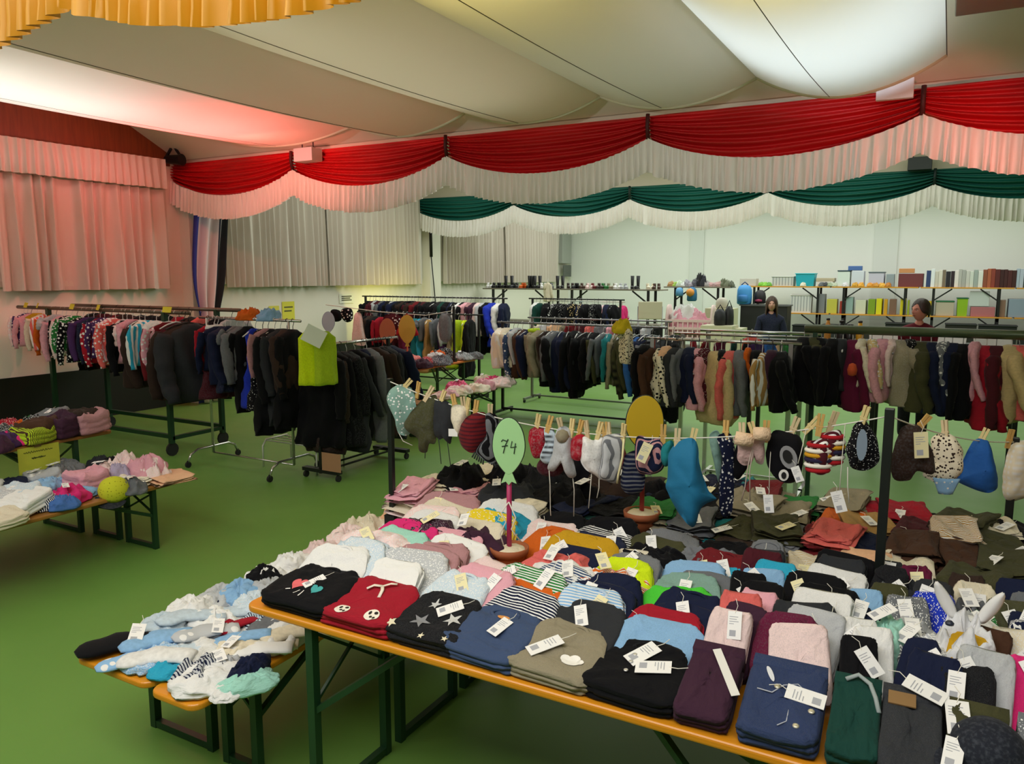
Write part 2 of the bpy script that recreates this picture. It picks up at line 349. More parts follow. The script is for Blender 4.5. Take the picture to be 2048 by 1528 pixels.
curtain(5.40, 7.78, 1.80, 3.45, 'pink-lit cream curtain panel beside the wall pier', seed=2, pleats=12)
o = curtain(2.6, 7.76, 3.25, 3.67, 'gathered cream pelmet frill above the pink-lit curtains', x=XW+.29, pleats=44, amp=.022, m=PEL, seed=3, name='pelmet'); o['category'] = 'pelmet'
curtain(8.95, 11.2, 1.80, 3.62, 'grey curtain panel right of the striped drape', seed=4, pleats=16)
curtain(11.26, 14.35, 1.80, 3.62, 'grey-yellow curtain panel left of the second wall pier', seed=5, pleats=20)
curtain(15.15, 17.9, 1.80, 3.62, 'whitish curtain panel right of the second wall pier', seed=6, pleats=18)
curtain(17.98, 21.3, 1.80, 3.62, 'whitish curtain panel ending at the back corner', seed=7, pleats=20)
k = 1
for y0, y1 in ((2.7, 7.9), (9.0, 14.2), (15.3, 21.2)):           # the window openings behind the curtains
    mb = MB(); mb.box(XW, XW+.05, y0, y1, 1.85, 1.92); mb.box(XW, XW+.05, y0, y1, 3.5, 3.57)
    for q in range(5): yy = y0+(y1-y0)*q/4; mb.box(XW, XW+.05, yy-.03, yy+.03, 1.85, 3.57)
    struct('window_%d' % k, mb, mat('#d8d2c2', .6, name='window_frame')); k += 1
# the long striped drape by the pier
def stripe_mat():
    m = bpy.data.materials.new('striped_cloth'); m.use_nodes = True; t = m.node_tree; L = t.links.new; b = t.nodes['Principled BSDF']; b.inputs['Roughness'].default_value = .85
    uv = nd(t, 'ShaderNodeUVMap'); sp = nd(t, 'ShaderNodeSeparateXYZ'); L(uv.outputs[0], sp.inputs[0]); r = nd(t, 'ShaderNodeValToRGB'); r.color_ramp.interpolation = 'CONSTANT'
    e = r.color_ramp.elements; cs = [(0, '#2a2f86'), (.22, '#e2cfd2'), (.44, '#1c1a2e'), (.52, '#e0cccc'), (.70, '#1c1a2e'), (.75, '#dcd0c8'), (.84, '#17171c')]
    e[0].position = 0; e[0].color = lin(cs[0][1]); e[1].position = cs[1][0]; e[1].color = lin(cs[1][1])
    for p, c in cs[2:]: q = e.new(p); q.color = lin(c)
    L(sp.outputs[0], r.inputs[0]); L(r.outputs[0], b.inputs['Base Color']); return m
def drape_pt(u, v):
    wv = .64-.32*math.exp(-((v-.62)/.16)**2); yc = 8.48-.12*v-.1*math.sin(v*PI)
    return (XW+.40+.05*math.sin(u*19+v*2)-.05*v, yc-wv/2+wv*u, 3.15-3.13*v)
mb = MB(); mb.grid(drape_pt, 40, 30); me = mb.mesh('striped_drape'); uvl = me.uv_layers.new()
for lp in me.loops: uvl.data[lp.index].uv = ((lp.vertex_index % 41)/40., 0)
o = link('striped_drape', me, stripe_mat()); tag(o, 'long navy and pale striped drape hanging beside the left wall pier', 'drape'); solid(o, .006)
# small fixtures on the left wall and the ceiling
r = empty('stage_spotlight', (-10.15, 7.95, 3.82), 0, 'black spotlight hanging from the corner bracket above the pink curtains', 'spotlight')
BLK = mat('#0c0c0e', .5, name='black_metal'); P = Matrix.Translation(-r.location)
mb = MB(); mb.tube([(-10.15, 7.95, 4.1), (-10.15, 7.95, 3.86)], .025, 8); mb.bar((-10.15, 7.95, 3.9), (-10.3, 7.9, 3.68), .03); mb.bar((-10.15, 7.95, 3.9), (-10.0, 7.98, 3.7), .03); o = mb.build('bracket', BLK); o.parent = r; o.matrix_parent_inverse = P
mb = MB(); mb.tube([(-10.28, 7.93, 3.70), (-10.05, 7.95, 3.68), (-9.98, 7.96, 3.68)], [.06, .075, .085], 14); o = mb.build('lamp_can', BLK); o.parent = r; o.matrix_parent_inverse = P
def white_box(x, y, z, w, h, d, label, hexc='#e8e6ea'):
    r = empty('emergency_light', (x, y, z), 0, label, 'light box'); P = Matrix.Translation(-r.location)
    mb = MB(); mb.box(x-w/2, x+w/2, y-d/2, y+d/2, z-h/2, z+h/2); o = bevel(mb.build('housing', mat(hexc, .5, name='box_plastic'))); o.parent = r; o.matrix_parent_inverse = P
    mb = MB(); mb.tube([(x+w*.3, y, z+h/2), (x+w*.3, y, z+h/2+.45)], .008, 6); mb.tube([(x-w*.3, y, z+h/2), (x-w*.3, y, z+h/2+.45)], .008, 6); o = mb.build('hanger_rod', BLK); o.parent = r; o.matrix_parent_inverse = P
white_box(-.535, 7.95, 3.63, .30, .17, .06, 'flat white emergency light box hanging before the right red swag')
white_box(-7.53, 7.98, 3.57, .32, .17, .2, 'white box lamp hanging before the left red swags')
white_box(-.53, 14.2, 3.74, .34, .2, .16, 'dark box lamp hanging before the green swag', '#1c2420')
r = empty('ceiling_duct', (.6, 6.55, 4.05), 0, 'grey metal duct under the ceiling in the top right corner', 'duct'); P = Matrix.Translation(-r.location)
mb = MB(); mb.box(-.10, 3.2, 6.75, 7.2, 3.97, 4.12); mb.box(-.16, 3.2, 6.2, 6.75, 4.02, 4.30); o = bevel(mb.build('duct_body', mat('#8d9188', .35, .7, name='sheet_metal')), .01); o.parent = r; o.matrix_parent_inverse = P
mb = MB(); mb.box(0, 3.2, 6.3, 6.6, 4.0, 4.02); o = mb.build('cover_plate', mat('#6a5a52', .4, .4, name='plate_metal')); o.parent = r; o.matrix_parent_inverse = P
# a small panel box at the far end of the left wall, black cable conduits on the pier
r = empty('wall_panel', (XW+.06, 21.85, 2.6), 0, 'grey switch cabinet on the wall in the far corner', 'cabinet'); P = Matrix.Translation(-r.location)
mb = MB(); mb.box(XW, XW+.15, 21.55, 22.2, 2.35, 3.3); o = bevel(mb.build('housing', mat('#a9ada6', .5, name='grey_steel')), .01); o.parent = r; o.matrix_parent_inverse = P
mb = MB(); mb.box(XW+.15, XW+.17, 21.6, 22.15, 1.95, 2.3); o = mb.build('grille', mat('#5e635e', .5, name='grille_steel')); o.parent = r; o.matrix_parent_inverse = P
mb = MB(); mb.tube([(XW+.26, 14.5, 3.5), (XW+.26, 14.52, 2.4)], .035, 8); mb.tube([(XW+.26, 14.52, 2.4), (XW+.25, 14.7, 1.2)], .012, 6); tag(mb.build('cable', BLK, None, True), 'black cable running down the second wall pier', 'cable')
mb = MB(); 
for zz in (1.42, 1.46, 1.55): mb.box(XW, XW+.02, 12.6, 13.2, zz, zz+.012)
mb.box(XW, XW+.012, 12.55, 13.25, 1.3, 1.65)

# ------------------------------------------------------------------ beer tables and benches
ORANGE = wood_mat('#d07f10', '#e29a26', .28, 2., 'X'); GLEG = mat('#173a20', .4, name='green_steel'); BLKS = mat('#101312', .45, name='black_steel')
TOPS = {}
def beer_table(x0, x1, y0, y1, z, along, label, cat='table', group=None, m=None, braces=True, inset=.30):
    L = (x1-x0) if along == 'X' else (y1-y0); D = (y1-y0) if along == 'X' else (x1-x0)
    r = empty('beer_table' if cat == 'table' else 'beer_bench', ((x0+x1)/2, (y0+y1)/2, 0), 0 if along == 'X' else PI/2, label, cat, group)
    mb = MB(); rr = .05; poly = []
    for cx, cy, a0 in ((L/2-rr, D/2-rr, 0), (-L/2+rr, D/2-rr, PI/2), (-L/2+rr, -D/2+rr, PI), (L/2-rr, -D/2+rr, 1.5*PI)):
        for q in range(7): a = a0+PI/2*q/6; poly.append((cx+rr*math.cos(a), cy+rr*math.sin(a)))
    mb.prism(poly, z-.028, z); o = bevel(mb.build('tabletop' if cat == 'table' else 'seat_board', m or ORANGE, r), .009, 3)
    mb = MB(); mb.bar((-L/2+.08, 0, z-.045), (L/2-.08, 0, z-.045), .08, .03); mb.build('under_rail', m or ORANGE, r)
    yl = D/2-.045
    for sx in (-1, 1):
        xl = sx*(L/2-inset)
        for sy in (-1, 1):
            mb = MB(); mb.bar((xl, sy*yl, 0.0), (xl, sy*yl, z-.03), .034, .034); mb.build('leg', GLEG, r)
        mb = MB(); mb.bar((xl, -yl, .02), (xl, yl, .02), .03, .03); mb.build('foot_bar', GLEG, r)
        mb = MB(); mb.bar((xl, -yl, z-.05), (xl, yl, z-.05), .03, .03); mb.build('top_bar', GLEG, r)
        if braces:
            zb = z*.52
            mb = MB(); mb.bar((xl, -yl, zb), (xl-sx*.42, -.05, z-.05), .022, .022); mb.bar((xl, yl, zb), (xl-sx*.42, .05, z-.05), .022, .022)
            mb.bar((xl, -yl, z*.55), (xl, yl, z-.06), .012, .012); mb.bar((xl, yl, z*.55), (xl, -yl, z-.06), .012, .012); mb.build('brace', GLEG, r)
    return r
ROW = ['front', 'second', 'third', 'rear']
for r_ in range(4):
    for s_, (xa, xb) in enumerate(((-2.25, -.05), (-.03, 2.17))):
        y0 = 1.955+.51*r_
        beer_table(xa, xb, y0, y0+.5, .77, 'X', 'orange folding table under the clothes display, %s row, %s' % (ROW[r_], ('end by the sock benches' if s_ == 0 else 'cut by the right picture edge')), 'table', 'tables of the big clothes display')
beer_table(-3.02, -2.56, 1.75, 3.95, .46, 'Y', 'orange bench under socks, outer one on the aisle side', 'bench', 'benches with socks', braces=True, inset=.32)
beer_table(-2.53, -2.27, 1.73, 3.93, .46, 'Y', 'orange bench under socks, inner one beside the big table', 'bench', 'benches with socks', inset=.32)
WDK = wood_mat('#8f5c26', '#a97838', .35, 2., 'X')
beer_table(-5.34, -4.94, 1.67, 3.87, .48, 'Y', 'light wooden bench on the left with pale clothes, on the aisle side', 'bench', 'left benches', WDK, inset=.31)
beer_table(-5.74, -5.36, 1.67, 3.87, .48, 'Y', 'light wooden bench on the left with pale clothes, behind the aisle side one', 'bench', 'left benches', WDK, inset=.31)
beer_table(-6.34, -5.78, 1.62, 3.82, .77, 'Y', 'wooden table at the left picture edge with the green sign hung on it', 'table', None, WDK)
beer_table(-5.80, -5.36, 7.45, 9.50, .48, 'Y', 'bench with pink baby clothes in the middle of the hall', 'bench', None, WDK)
beer_table(-6.60, -6.05, 7.72, 9.80, .77, 'Y', 'orange-edged table with dark clothes and balloon signs in the middle of the hall', 'table', None, wood_mat('#c8621a', '#d8803a', .35, 2., 'X'))

# ------------------------------------------------------------------ folded clothes
def fold_mesh(seed, kind):
    """unit garment lying flat: x -.5..+.5, y 0 (front)..1 (back), z 0..1"""
    rn = random.Random(seed); N = 56
    top = [(.955, .93), (.90, .985), (.82, 1.0), (.72, 1.01), (.6, 1.02), (.48, 1.01), (.36, 1.0), (.24, 1.0), (.12, 1.0), (.03, 1.0)]
    if kind == 'slab': prof = [(.93, 0), (.99, .10), (1.0, .24), (.90, .33), (.995, .42), (1.0, .58), (.90, .67), (1.0, .75), (.985, .88)]+top
    elif kind == 'heap': prof = [(1.0, 0), (1.03, .12), (1.0, .3), (.95, .46), (.89, .60), (.81, .72), (.72, .82), (.62, .90), (.5, .97), (.38, 1.0), (.26, 1.02), (.14, 1.0), (.04, 1.0)]
    else: prof = [(.95, 0), (.995, .10), (1.0, .24), (.96, .30), (1.0, .36), (1.0, .54), (.96, .60), (1.0, .66), (.99, .82)]+top
    sh = rn.uniform(.22, .36); vs = []; sk = rn.uniform(-.06, .06)
    for r, z in prof:
        for j in range(N):
            a = 2*PI*j/N; c, s = math.cos(a), math.sin(a); p = 2./{'sweater': 7, 'trousers': 9, 'slab': 8, 'heap': 2.7}[kind]
            x = math.copysign(abs(c)**p, c)*.5; y = .5+math.copysign(abs(s)**p, s)*.5
            if kind == 'sweater': x *= 1-sh*max(0, (y-.42)/.58)**1.5
            if kind == 'trousers': x *= 1-.06*y
            x += sk*(y-.5)
            if kind == 'slab' and r > .85: r += .05*nz(a*2.0+seed, z*6, 8)
            x = x*r; y = .5+(y-.5)*r
            rid = 1-2.4*abs(nz(x*2.6+seed, y*4.5, 1.7)); n2 = nz(x*7+seed, y*9, 5+z*2); n3 = nz(x*1.6+seed, y*1.6, 9)
            amp = {'sweater': 1, 'trousers': .75, 'slab': .9, 'heap': 1}[kind]
            if kind == 'heap':
                rid = 1-2.6*abs(nz(x*3.1+seed, y*3.1, .4+n3)); rid2 = 1-2.2*abs(nz(x*6.5+seed, y*6.5, 3.3))
                zz = z*(.62+.34*rid+.18*rid2+.25*n3)+.05*n2*z
                ed = .05*nz(a*1.6+seed, z*2., 2)+.03*nz(a*4+seed, z*3, 7)
            else:
                zz = z+(.15*rid+.10*n2+.16*n3)*amp*z
                ed = .020*amp*nz(a*2.2+seed, z*3.5, 2)+.008*nz(a*7+seed, z*9, 4)
            if kind == 'slab': zz += (.22*math.sin(x*7+seed)+.12*math.sin(x*15+y*6+seed))*(.25+.75*z)
            if kind == 'trousers' and z > .5: zz -= .12*math.exp(-(x/.035)**2)*(1 if y < .85 else .3)
            vs.append((x+ed*c*2, y+ed*s*2, zz))
    k = len(prof); fs = [(i*N+j, i*N+(j+1) % N, (i+1)*N+(j+1) % N, (i+1)*N+j) for i in range(k-1) for j in range(N)]
    fs += [tuple(range(N-1, -1, -1)), tuple(range((k-1)*N, k*N))]
    mb = MB(); mb.add(vs, fs); me = mb.mesh('folded_'+kind); return me
def flat_tube_mesh(kind, seed):
    """small lying things, long axis along y, metres"""
    rn = random.Random(seed); mb = MB()
    if kind == 'sock':
        b = rn.uniform(.25, .5); pts = []
        for q in range(13):
            t = q/12.; pts.append((b*.10*max(0, t-.45)**1.3*3, -.09+.20*t, .012+.004*nz(t*4, seed, 0)))
        rs = [.014, .026, .031, .032, .031, .031, .035, .034, .031, .030, .030, .031, .028]
        mb.tube(pts, rs, 10, flat=.42, fax=(0, 0, 1)); return mb.mesh('sock')
    if kind == 'bib':
        poly = [(.11*math.cos(a)*(1 if math.sin(a) < .3 else .85), .13*math.sin(a)) for a in [2*PI*q/26 for q in range(26)]]
        def f(u, v): 
            a = 2*PI*u; rr = .18+.82*v; p = (.11*rr*math.cos(a)*(1-.15*max(0, math.sin(a))), .13*rr*math.sin(a)); return (p[0], p[1], .012+.012*nz(p[0]*18+seed, p[1]*18, 1)+.006*(1-v))
        mb.grid(f, 30, 6); return mb.mesh('bib')
FOLD = {k: [fold_mesh(100*i+hash_, k) for i, hash_ in enumerate((3, 7, 11, 19, 23, 31))] for k in ('sweater', 'trousers', 'slab', 'heap')}
for v in FOLD.values():
    for me in v: me.materials.append(cloth('#808080'))
SOCK = [flat_tube_mesh('sock', i) for i in range(4)]; BIB = [flat_tube_mesh('bib', i) for i in range(3)]
for me in SOCK+BIB: me.materials.append(cloth('#808080'))
# one price tag mesh: card with a string hole and printed lines
mb = MB(); mb.box(-.021, .021, -.042, .042, 0, .0012); mb.cur = 1
for q, (w, y) in enumerate(((.026, .024), (.022, .017), (.028, .010), (.014, .003))): mb.box(-.016, -.016+w, y, y+.0020, .0012, .0016)
mb.box(-.014, .005, -.033, -.015, .0012, .0016); mb.cur = 2; mb.tube([(0, .036, .001), (.008, .058, .004), (.0, .08, .0)], .0010, 5)
TAG = mb.mesh('price_tag', False); TAG.materials.append(mat('#f1f0ee', .7, name='white_card')); TAG.materials.append(mat('#a9abb2', .8, name='print_grey')); TAG.materials.append(mat('#e8e4d8', .8, name='string'))
TAGY = TAG.copy(); TAGY.materials[0] = mat('#ece3b4', .7, name='cream_card')
_coll = MB(); _coll.tube([(.5*math.cos(a), .5*math.sin(a)*.62, .04*math.sin(2*a)) for a in [PI*2*q/20 for q in range(21)]], .07, 7, flat=.8); COLLAR = _coll.mesh('collar'); COLLAR.materials.append(cloth('#808080'))
_wb = MB(); _wb.box(-.47, .47, .86, 1.0, .0, 1.12); WBAND = _wb.mesh('waistband'); WBAND.materials.append(cloth('#808080'))
_tagn = [0]
def add_tag(parent, x, y, z, rz=0, rx=0, s=1., yel=False):
    o = link('price_tag', TAGY if yel else TAG, None, parent, (x, y, z), (rx, rnd.uniform(-.12, .12), rz), (s, s, s)); o['label'] = 'cream paper price tag' if yel else 'white paper price tag'; return o
def unscale(o, parent):
    o.scale = tuple(a/b for a, b in zip(o.scale, parent.scale)); return o
def folded(kind, x, y, z, w, d, h, tok, label, cat=None, group=None, rx=0., rz=0., ry=0., tagp=None, collar=None, seed=None, yel=False, tags=1.):
    m, cn = col(tok) if isinstance(tok, str) else tok
    me = FOLD[kind][(seed if seed is not None else rnd.randrange(99)) % 6]
    names = {'sweater': 'folded_sweater', 'trousers': 'folded_trousers', 'slab': 'folded_trousers', 'heap': 'baby_garment'}
    r = empty(names[kind], (x, y, z), 0, label, cat or {'sweater': 'sweater', 'trousers': 'trousers', 'slab': 'trousers', 'heap': 'baby clothes'}[kind], group)
    r.rotation_euler = (rx, ry, rz)
    o = link('body', me, m, r, (0, 0, 0), None, (w, d, h), own=True)
    if collar:
        c = link('collar', COLLAR, col(collar)[0], r, (0, d*.84, h*.98), (.02, 0, 0), (.10, .085, .07), own=True)
    if tagp is not None: add_tag(r, tagp[0]*w, tagp[1]*d, h*1.10+.006, rnd.uniform(-.9, .9) if len(tagp) < 3 else tagp[2], .12, tags, yel)
    return r

# ------------------------------------------------------------------ the big clothes display: columns of overlapping folded clothes
TZ = .771
from mathutils.bvhtree import BVHTree
def deco(parent, name, polys, m, z=.0012):
    """flat applied shapes; on a folded garment they follow its surface"""
    body = [c for c in parent.children if c.name.startswith('body') and c.name.split('.')[0] == 'body' and parent.name.startswith('folded')]
    mb = MB()
    if not body:
        for p in polys: mb.prism(p, 0, z)
        return mb.build(name, m, parent)
    me = body[0].data; sc = body[0].scale; T = BVHTree.FromPolygons([v.co for v in me.vertices], [tuple(p.vertices) for p in me.polygons])
    def onto(x, y):
        h = T.ray_cast(Vector((x/sc[0], y/sc[1], 5)), Vector((0, 0, -1))); return Vector((x, y, (h[0].z if h[0] is not None else 1.)*sc[2]+z+.0012))
    for p in polys:
        n = len(p); cx = sum(q[0] for q in p)/n; cy = sum(q[1] for q in p)/n; R = 6
        d = []
        for i in range(n):
            a, b_ = p[i], p[(i+1) % n]
            for q in range(3): d.append((a[0]+(b_[0]-a[0])*q/3, a[1]+(b_[1]-a[1])*q/3))
        N = len(d); vs = [onto(cx, cy)]+[onto(cx+(x-cx)*k/R, cy+(y-cy)*k/R) for k in range(1, R+1) for x, y in d]
        fs = [(0, 1+i, 1+(i+1) % N) for i in range(N)]+[(1+k*N+i, 1+(k+1)*N+i, 1+(k+1)*N+(i+1) % N, 1+k*N+(i+1) % N) for k in range(R-1) for i in range(N)]
        mb.add(vs, fs)
    return mb.build(name, m, parent, True)
def star(cx, cy, r, a0=0): return [(cx+(r if q % 2 == 0 else r*.42)*math.sin(a0+PI*q/5), cy+(r if q % 2 == 0 else r*.42)*math.cos(a0+PI*q/5)) for q in range(10)][::-1]
def ell(cx, cy, a, b, n=18, rot=0): return [(cx+a*math.cos(t)*math.cos(rot)-b*math.sin(t)*math.sin(rot), cy+a*math.cos(t)*math.sin(rot)+b*math.sin(t)*math.cos(rot)) for t in [2*PI*q/n for q in range(n)]]
def heart(cx, cy, s): return [(cx+s*.0625*16*math.sin(t)**3, cy+s*.0625*(13*math.cos(t)-5*math.cos(2*t)-2*math.cos(3*t)-math.cos(4*t))) for t in [2*PI*q/28 for q in range(28)]][::-1]
# (front item label, x, width, kind, colour, list behind)
COLS = [
 ('black sweater with coral and teal hearts on the front table corner', -2.01, .36, 'sweater', 'bk', 'wh.h pb.f pb pp.f mi hp pl.d wh pp.p cm dp', 'black hearts sweater'),
 ('red sweater with two spotted cow faces on the front edge', -1.735, .34, 'sweater', 'rd', 'wh.p lg.f dp dp wh.f pk pl cm ye.p tq wh', 'red cow-face sweater'),
 ('black sweater with grey stars on the front edge', -1.45, .30, 'sweater', 'bk.h', 'pb.f pk.h pp pk.h wh.f co pp.f pe or pp.p bk', 'black star sweater'),
 ('plain denim blue sweatshirt with an orange neck label', -1.235, .31, 'sweater', 'db.h', 'nv.s or gn.s db.s wh co nv mu nv.h bk.s bk', 'blue sweatshirt'),
 ('khaki sweatshirt with a white cloud print', -.985, .29, 'sweater', 'kh', 'cg lb.s nv nv or.s ny gy.h cm.h bk ol gy.h', 'khaki cloud sweatshirt'),
 ('black buttoned top with two price tags', -.725, .29, 'sweater', 'bk', 'lb rd nv nv bg sg gy lb tq dr gy.h bk', 'black buttoned top'),
 ('dark purple trousers with a long white tag', -.515, .155, 'trousers', 'pl', 'pp pl co pk.h bk bk lb tq mr cg gy.h', 'dark purple trousers'),
 ('dark denim dungarees with a pale button', -.315, .21, 'trousers', 'de.j', 'pp.k bu.k lg cg wh bk bk pp.p wh cg bk', 'denim dungarees'),
 ('dark green jogging trousers with a grey drawstring', -.135, .125, 'trousers', 'dg', 'bk wh.h wh mi nv lb ol gy bk.j cg', 'dark green jogging trousers'),
 ('charcoal jeans with a leather waist label', -.005, .145, 'trousers', 'cg.j', 'nv nv lg.s gy.s lg gy.p rb.p cg cg bu', 'charcoal jeans'),
 ('black cap-topped olive trousers at the lower right', .135, .14, 'trousers', 'ol', 'bk.h lg mu br wh.k lg gn.p gy cm nb', 'olive trousers'),
 ('grey patterned trousers at the right picture edge', .29, .15, 'trousers', 'gy.p', 'pk.s hp rd cm.f nv.v nv ol.k gy nv', 'grey patterned trousers'),
]
FRONT = {}
for ci, (lab, x, w, kind, tok, rest, short) in enumerate(COLS):
    ft = folded(kind, x, 1.972, TZ, w, .25 if kind == 'sweater' else .27, .055 if kind == 'sweater' else .062, tok, lab, None, 'front row of the display', rx=.22 if kind == 'sweater' else .30, rz=rnd.uniform(-.05, .05), seed=ci, collar=(tok if kind == 'sweater' else None))
    FRONT[ci] = ft
    if kind == 'trousers': link('waistband', WBAND, col(tok)[0], ft, (0, 0, 0), None, (w, .27, .062), own=True)
    toks = rest.split(); n = len(toks)
    y0_ = 2.12 if kind == 'sweater' else 2.215
    ys = [y0_+(2.94-y0_)*(q/(n-1)) for q in range(n)]
    cnt_ = -1
    for q, tk in enumerate(toks):
        m, cn = col(tk); kd = kind if rnd.random() < .9 else 'sweater'
        if ci in (1, 2) and q in (0, 1): kd = 'sweater'
        tp = None
        if rnd.random() < .5: tp = (rnd.uniform(-.25, .25), rnd.uniform(.45, .8))
        if math.hypot(x+1.47, ys[q]+.1-2.63) < .19: continue             # room for the flower pot
        cr = rnd.random() < .22 and q > 1; cnt_ += 1
        word = 'sweater' if kd == 'sweater' else 'trousers'
        folded('heap' if cr else kd, x+rnd.uniform(-.035, .035), ys[q]+rnd.uniform(-.015, .015), TZ+(.03 if cr else .002), w*rnd.uniform(.82, 1.06), .235 if not cr else .22, rnd.uniform(.036, .055) if not cr else rnd.uniform(.07, .10), tk,
               '%s %s %s, %s behind the %s' % (cn, 'crumpled' if cr else 'folded', word, ordw(cnt_), short), word, 'columns of folded clothes', rx=((.52 if kind == 'sweater' else .74)+rnd.uniform(-.10, .10)) if not cr else .3, rz=rnd.uniform(-.22, .22), ry=rnd.uniform(-.09, .09), tagp=tp, collar=tk if kd == 'sweater' and not cr and rnd.random() < .4 else None, yel=rnd.random() < .15)
# prints and fittings of the front row
zt = .0585
f = FRONT[0]; deco(f, 'heart_print', [heart(-.05, .10, .036)], mat('#e0676c', .8, name='coral_print')); deco(f, 'heart_print', [heart(.045, .09, .026)], mat('#3fa0a0', .8, name='teal_print'))
deco(f, 'line_print', [[(-.03, .045), (-.026, .045), (-.012, .068), (-.016, .068)], [(.0, .038), (.006, .038), (.006, .07), (.002, .07)], [(-.07, .05), (-.055, .06), (-.057, .063), (-.072, .053)]], mat('#e6e2dc', .8, name='white_print'))
add_tag(f, .0, .13, .064, -.5, .05, 1.0)
f = FRONT[1]
for cx in (-.06, .075):
    deco(f, 'face_print', [ell(cx, .035, .03, .026)], mat('#efe7d8', .8, name='cream_print'))
    deco(f, 'spot_print', [ell(cx-.011, .042, .006, .008), ell(cx+.013, .046, .008, .006), ell(cx+.002, .026, .006, .005), ell(cx+.016, .024, .005, .006)], mat('#1c1614', .8, name='dark_print'), .0022)
mb = MB(); mb.tube([(.0, .19, .066), (.02, .165, .07), (.03, .13, .064)], .007, 6, flat=.3); mb.tube([(.0, .19, .066), (-.03, .18, .07), (-.05, .16, .064)], .007, 6, flat=.3); mb.tube([(.0, .19, .066), (.03, .205, .074), (.05, .215, .07)], .006, 6, flat=.3); mb.build('ribbon_tie', mat('#efe3d2', .7, name='ribbon'), f, True)
f = FRONT[2]; deco(f, 'star_print', [star(-.035, .075, .038, .2)], mat('#85868a', .8, name='grey_print')); deco(f, 'star_print', [star(.07, .115, .036, .5), star(-.04, .17, .026, .1)], mat('#c4c5c4', .8, name='silver_print'))
deco(f, 'star_print', [star(-.125, .03, .022, .4), star(.01, .012, .014), star(.1, .02, .013)], mat('#e0d6b8', .8, name='pale_print'))
add_tag(f, .03, .16, .066, -.8, .1, 1.1)
f = FRONT[3]; deco(f, 'neck_label', [ell(.01, .185, .022, .013)], mat('#e09a52', .6, name='orange_label'), .004); add_tag(f, .025, .135, .064, -.25, .05, 1.0)
f = FRONT[4]
deco(f, 'cloud_print', [ell(.055, .075, .03, .016), ell(.035, .085, .018, .015), ell(.06, .092, .02, .017), ell(.08, .082, .016, .013)], mat('#f0ede6', .8, name='cloud_white')); add_tag(f, -.045, .10, .066, -.7, .05, 1.35)
f = FRONT[5]
for yy in (.16, .125, .085): mb = MB(); mb.lathe([(.006, 0), (.007, .003), (.004, .004)], 10, (-.03, yy, .0635)); mb.build('snap_button', mat('#d8d8d8', .3, .6, name='snap_metal'), f, True)
add_tag(f, -.01, .17, .066, -.6, .08, 1.25); add_tag(f, .04, .125, .066, -1.3, .06, 1.25)
f = FRONT[6]; mb = MB(); mb.box(-.012, .012, -.10, .08, 0, .0015); o = mb.build('paper_strip', mat('#e4e2dc', .7, name='strip_paper'), f); o.location = (.035, .17, .074); o.rotation_euler = (0, 0, .5)
f = FRONT[7]
for bx_, by_ in ((-.02, .16), (.045, .04), (.075, .10)): mb = MB(); mb.lathe([(.008, 0), (.009, .003), (.005, .005)], 10, (bx_, by_, .067)); mb.build('button', mat('#d9d2bc', .3, .5, name='button_metal'), f, True)
mb = MB(); mb.tube([(-.07, .14, .066), (-.03, .135, .068), (-.005, .17, .068), (.03, .185, .068), (.06, .16, .066)], .0018, 5); mb.tube([(.02, .12, .066), (.02, .05, .066), (.0, .03, .066)], .0016, 5); mb.build('seam_thread', mat('#b9bcc6', .7, name='thread'), f, True)
deco(f, 'leaf_label', [ell(-.045, .20, .007, .025, rot=.5)], mat('#d8dade', .7, name='pale_label'), .003)
add_tag(f, .055, .145, .07, 1.5, .06, 1.2)
f = FRONT[8]; mb = MB(); mb.tube([(-.03, .24, .075), (.0, .255, .085), (.03, .235, .08), (.045, .20, .07), (.055, .16, .06)], .006, 8); mb.build('drawstring', mat('#9aa5a4', .8, name='cord_grey'), f, True)
f = FRONT[9]; mb = MB(); mb.box(-.055, .01, .20, .245, .066, .07); mb.build('leather_label', mat('#8a6a42', .6, name='leather'), f); add_tag(f, .03, .26, .08, 1.2, .1, 1.2)
f = FRONT[10]; add_tag(f, -.045, .2, .07, .1, .05, 1.3)
# the black cap lying on the olive trousers
r = empty('baseball_cap', (.155, 2.06, TZ+.085), -.5, 'dark navy cap lying on the olive trousers at the lower right', 'cap')
mb = MB(); mb.lathe([(.082, 0), (.084, .02), (.078, .05), (.058, .075), (.03, .088), (.006, .091)], 22); o = mb.build('crown', cloth('#22252e', 'denim', '#5a5f68'), r, True); o.rotation_euler = (.25, .1, 0)
mb = MB(); mb.prism([(.08*math.cos(a), -.055+.085*math.sin(a)) for a in [PI+PI*q/14 for q in range(15)]], 0, .006); o = mb.build('brim', cloth('#22252e', 'denim', '#5a5f68'), r); o.location = (0, -.01, .006); o.rotation_euler = (.2, .1, 0)
add_tag(r, -.03, -.10, .03, .4, .5, 1.)
# bunny ears of the white hooded top
r = empty('bunny_hood', (.11, 2.52, TZ+.19), 0, 'white hooded top with two standing bunny ears', 'hooded top')
o = link('body', FOLD['heap'][2], cloth('#dcdde0', 'heather', '#a0a4ac'), r, (0, -.08, -.12), None, (.15, .16, .17), own=True)
for sx in (-1, 1):
    def ear(u, v, sx=sx):
        wd = .017*math.sin(PI*min(1, .12+v*.88))**.6; a = (u-.5)*2
        return (sx*(.035+.05*v)+wd*a*1.1, .05-.012*math.cos(a*1.4), .03+.10*v)
    mb = MB(); mb.grid(ear, 8, 10); solid(mb.build('ear', cloth('#e4e4e4', 'plain'), r, True), .006)
mb = MB(); mb.lathe([(.011, 0), (.012, .006), (.006, .012)], 12, (-.045, -.055, .045)); mb.build('button_eye', mat('#2c3142', .4, name='dark_button'), r, True)
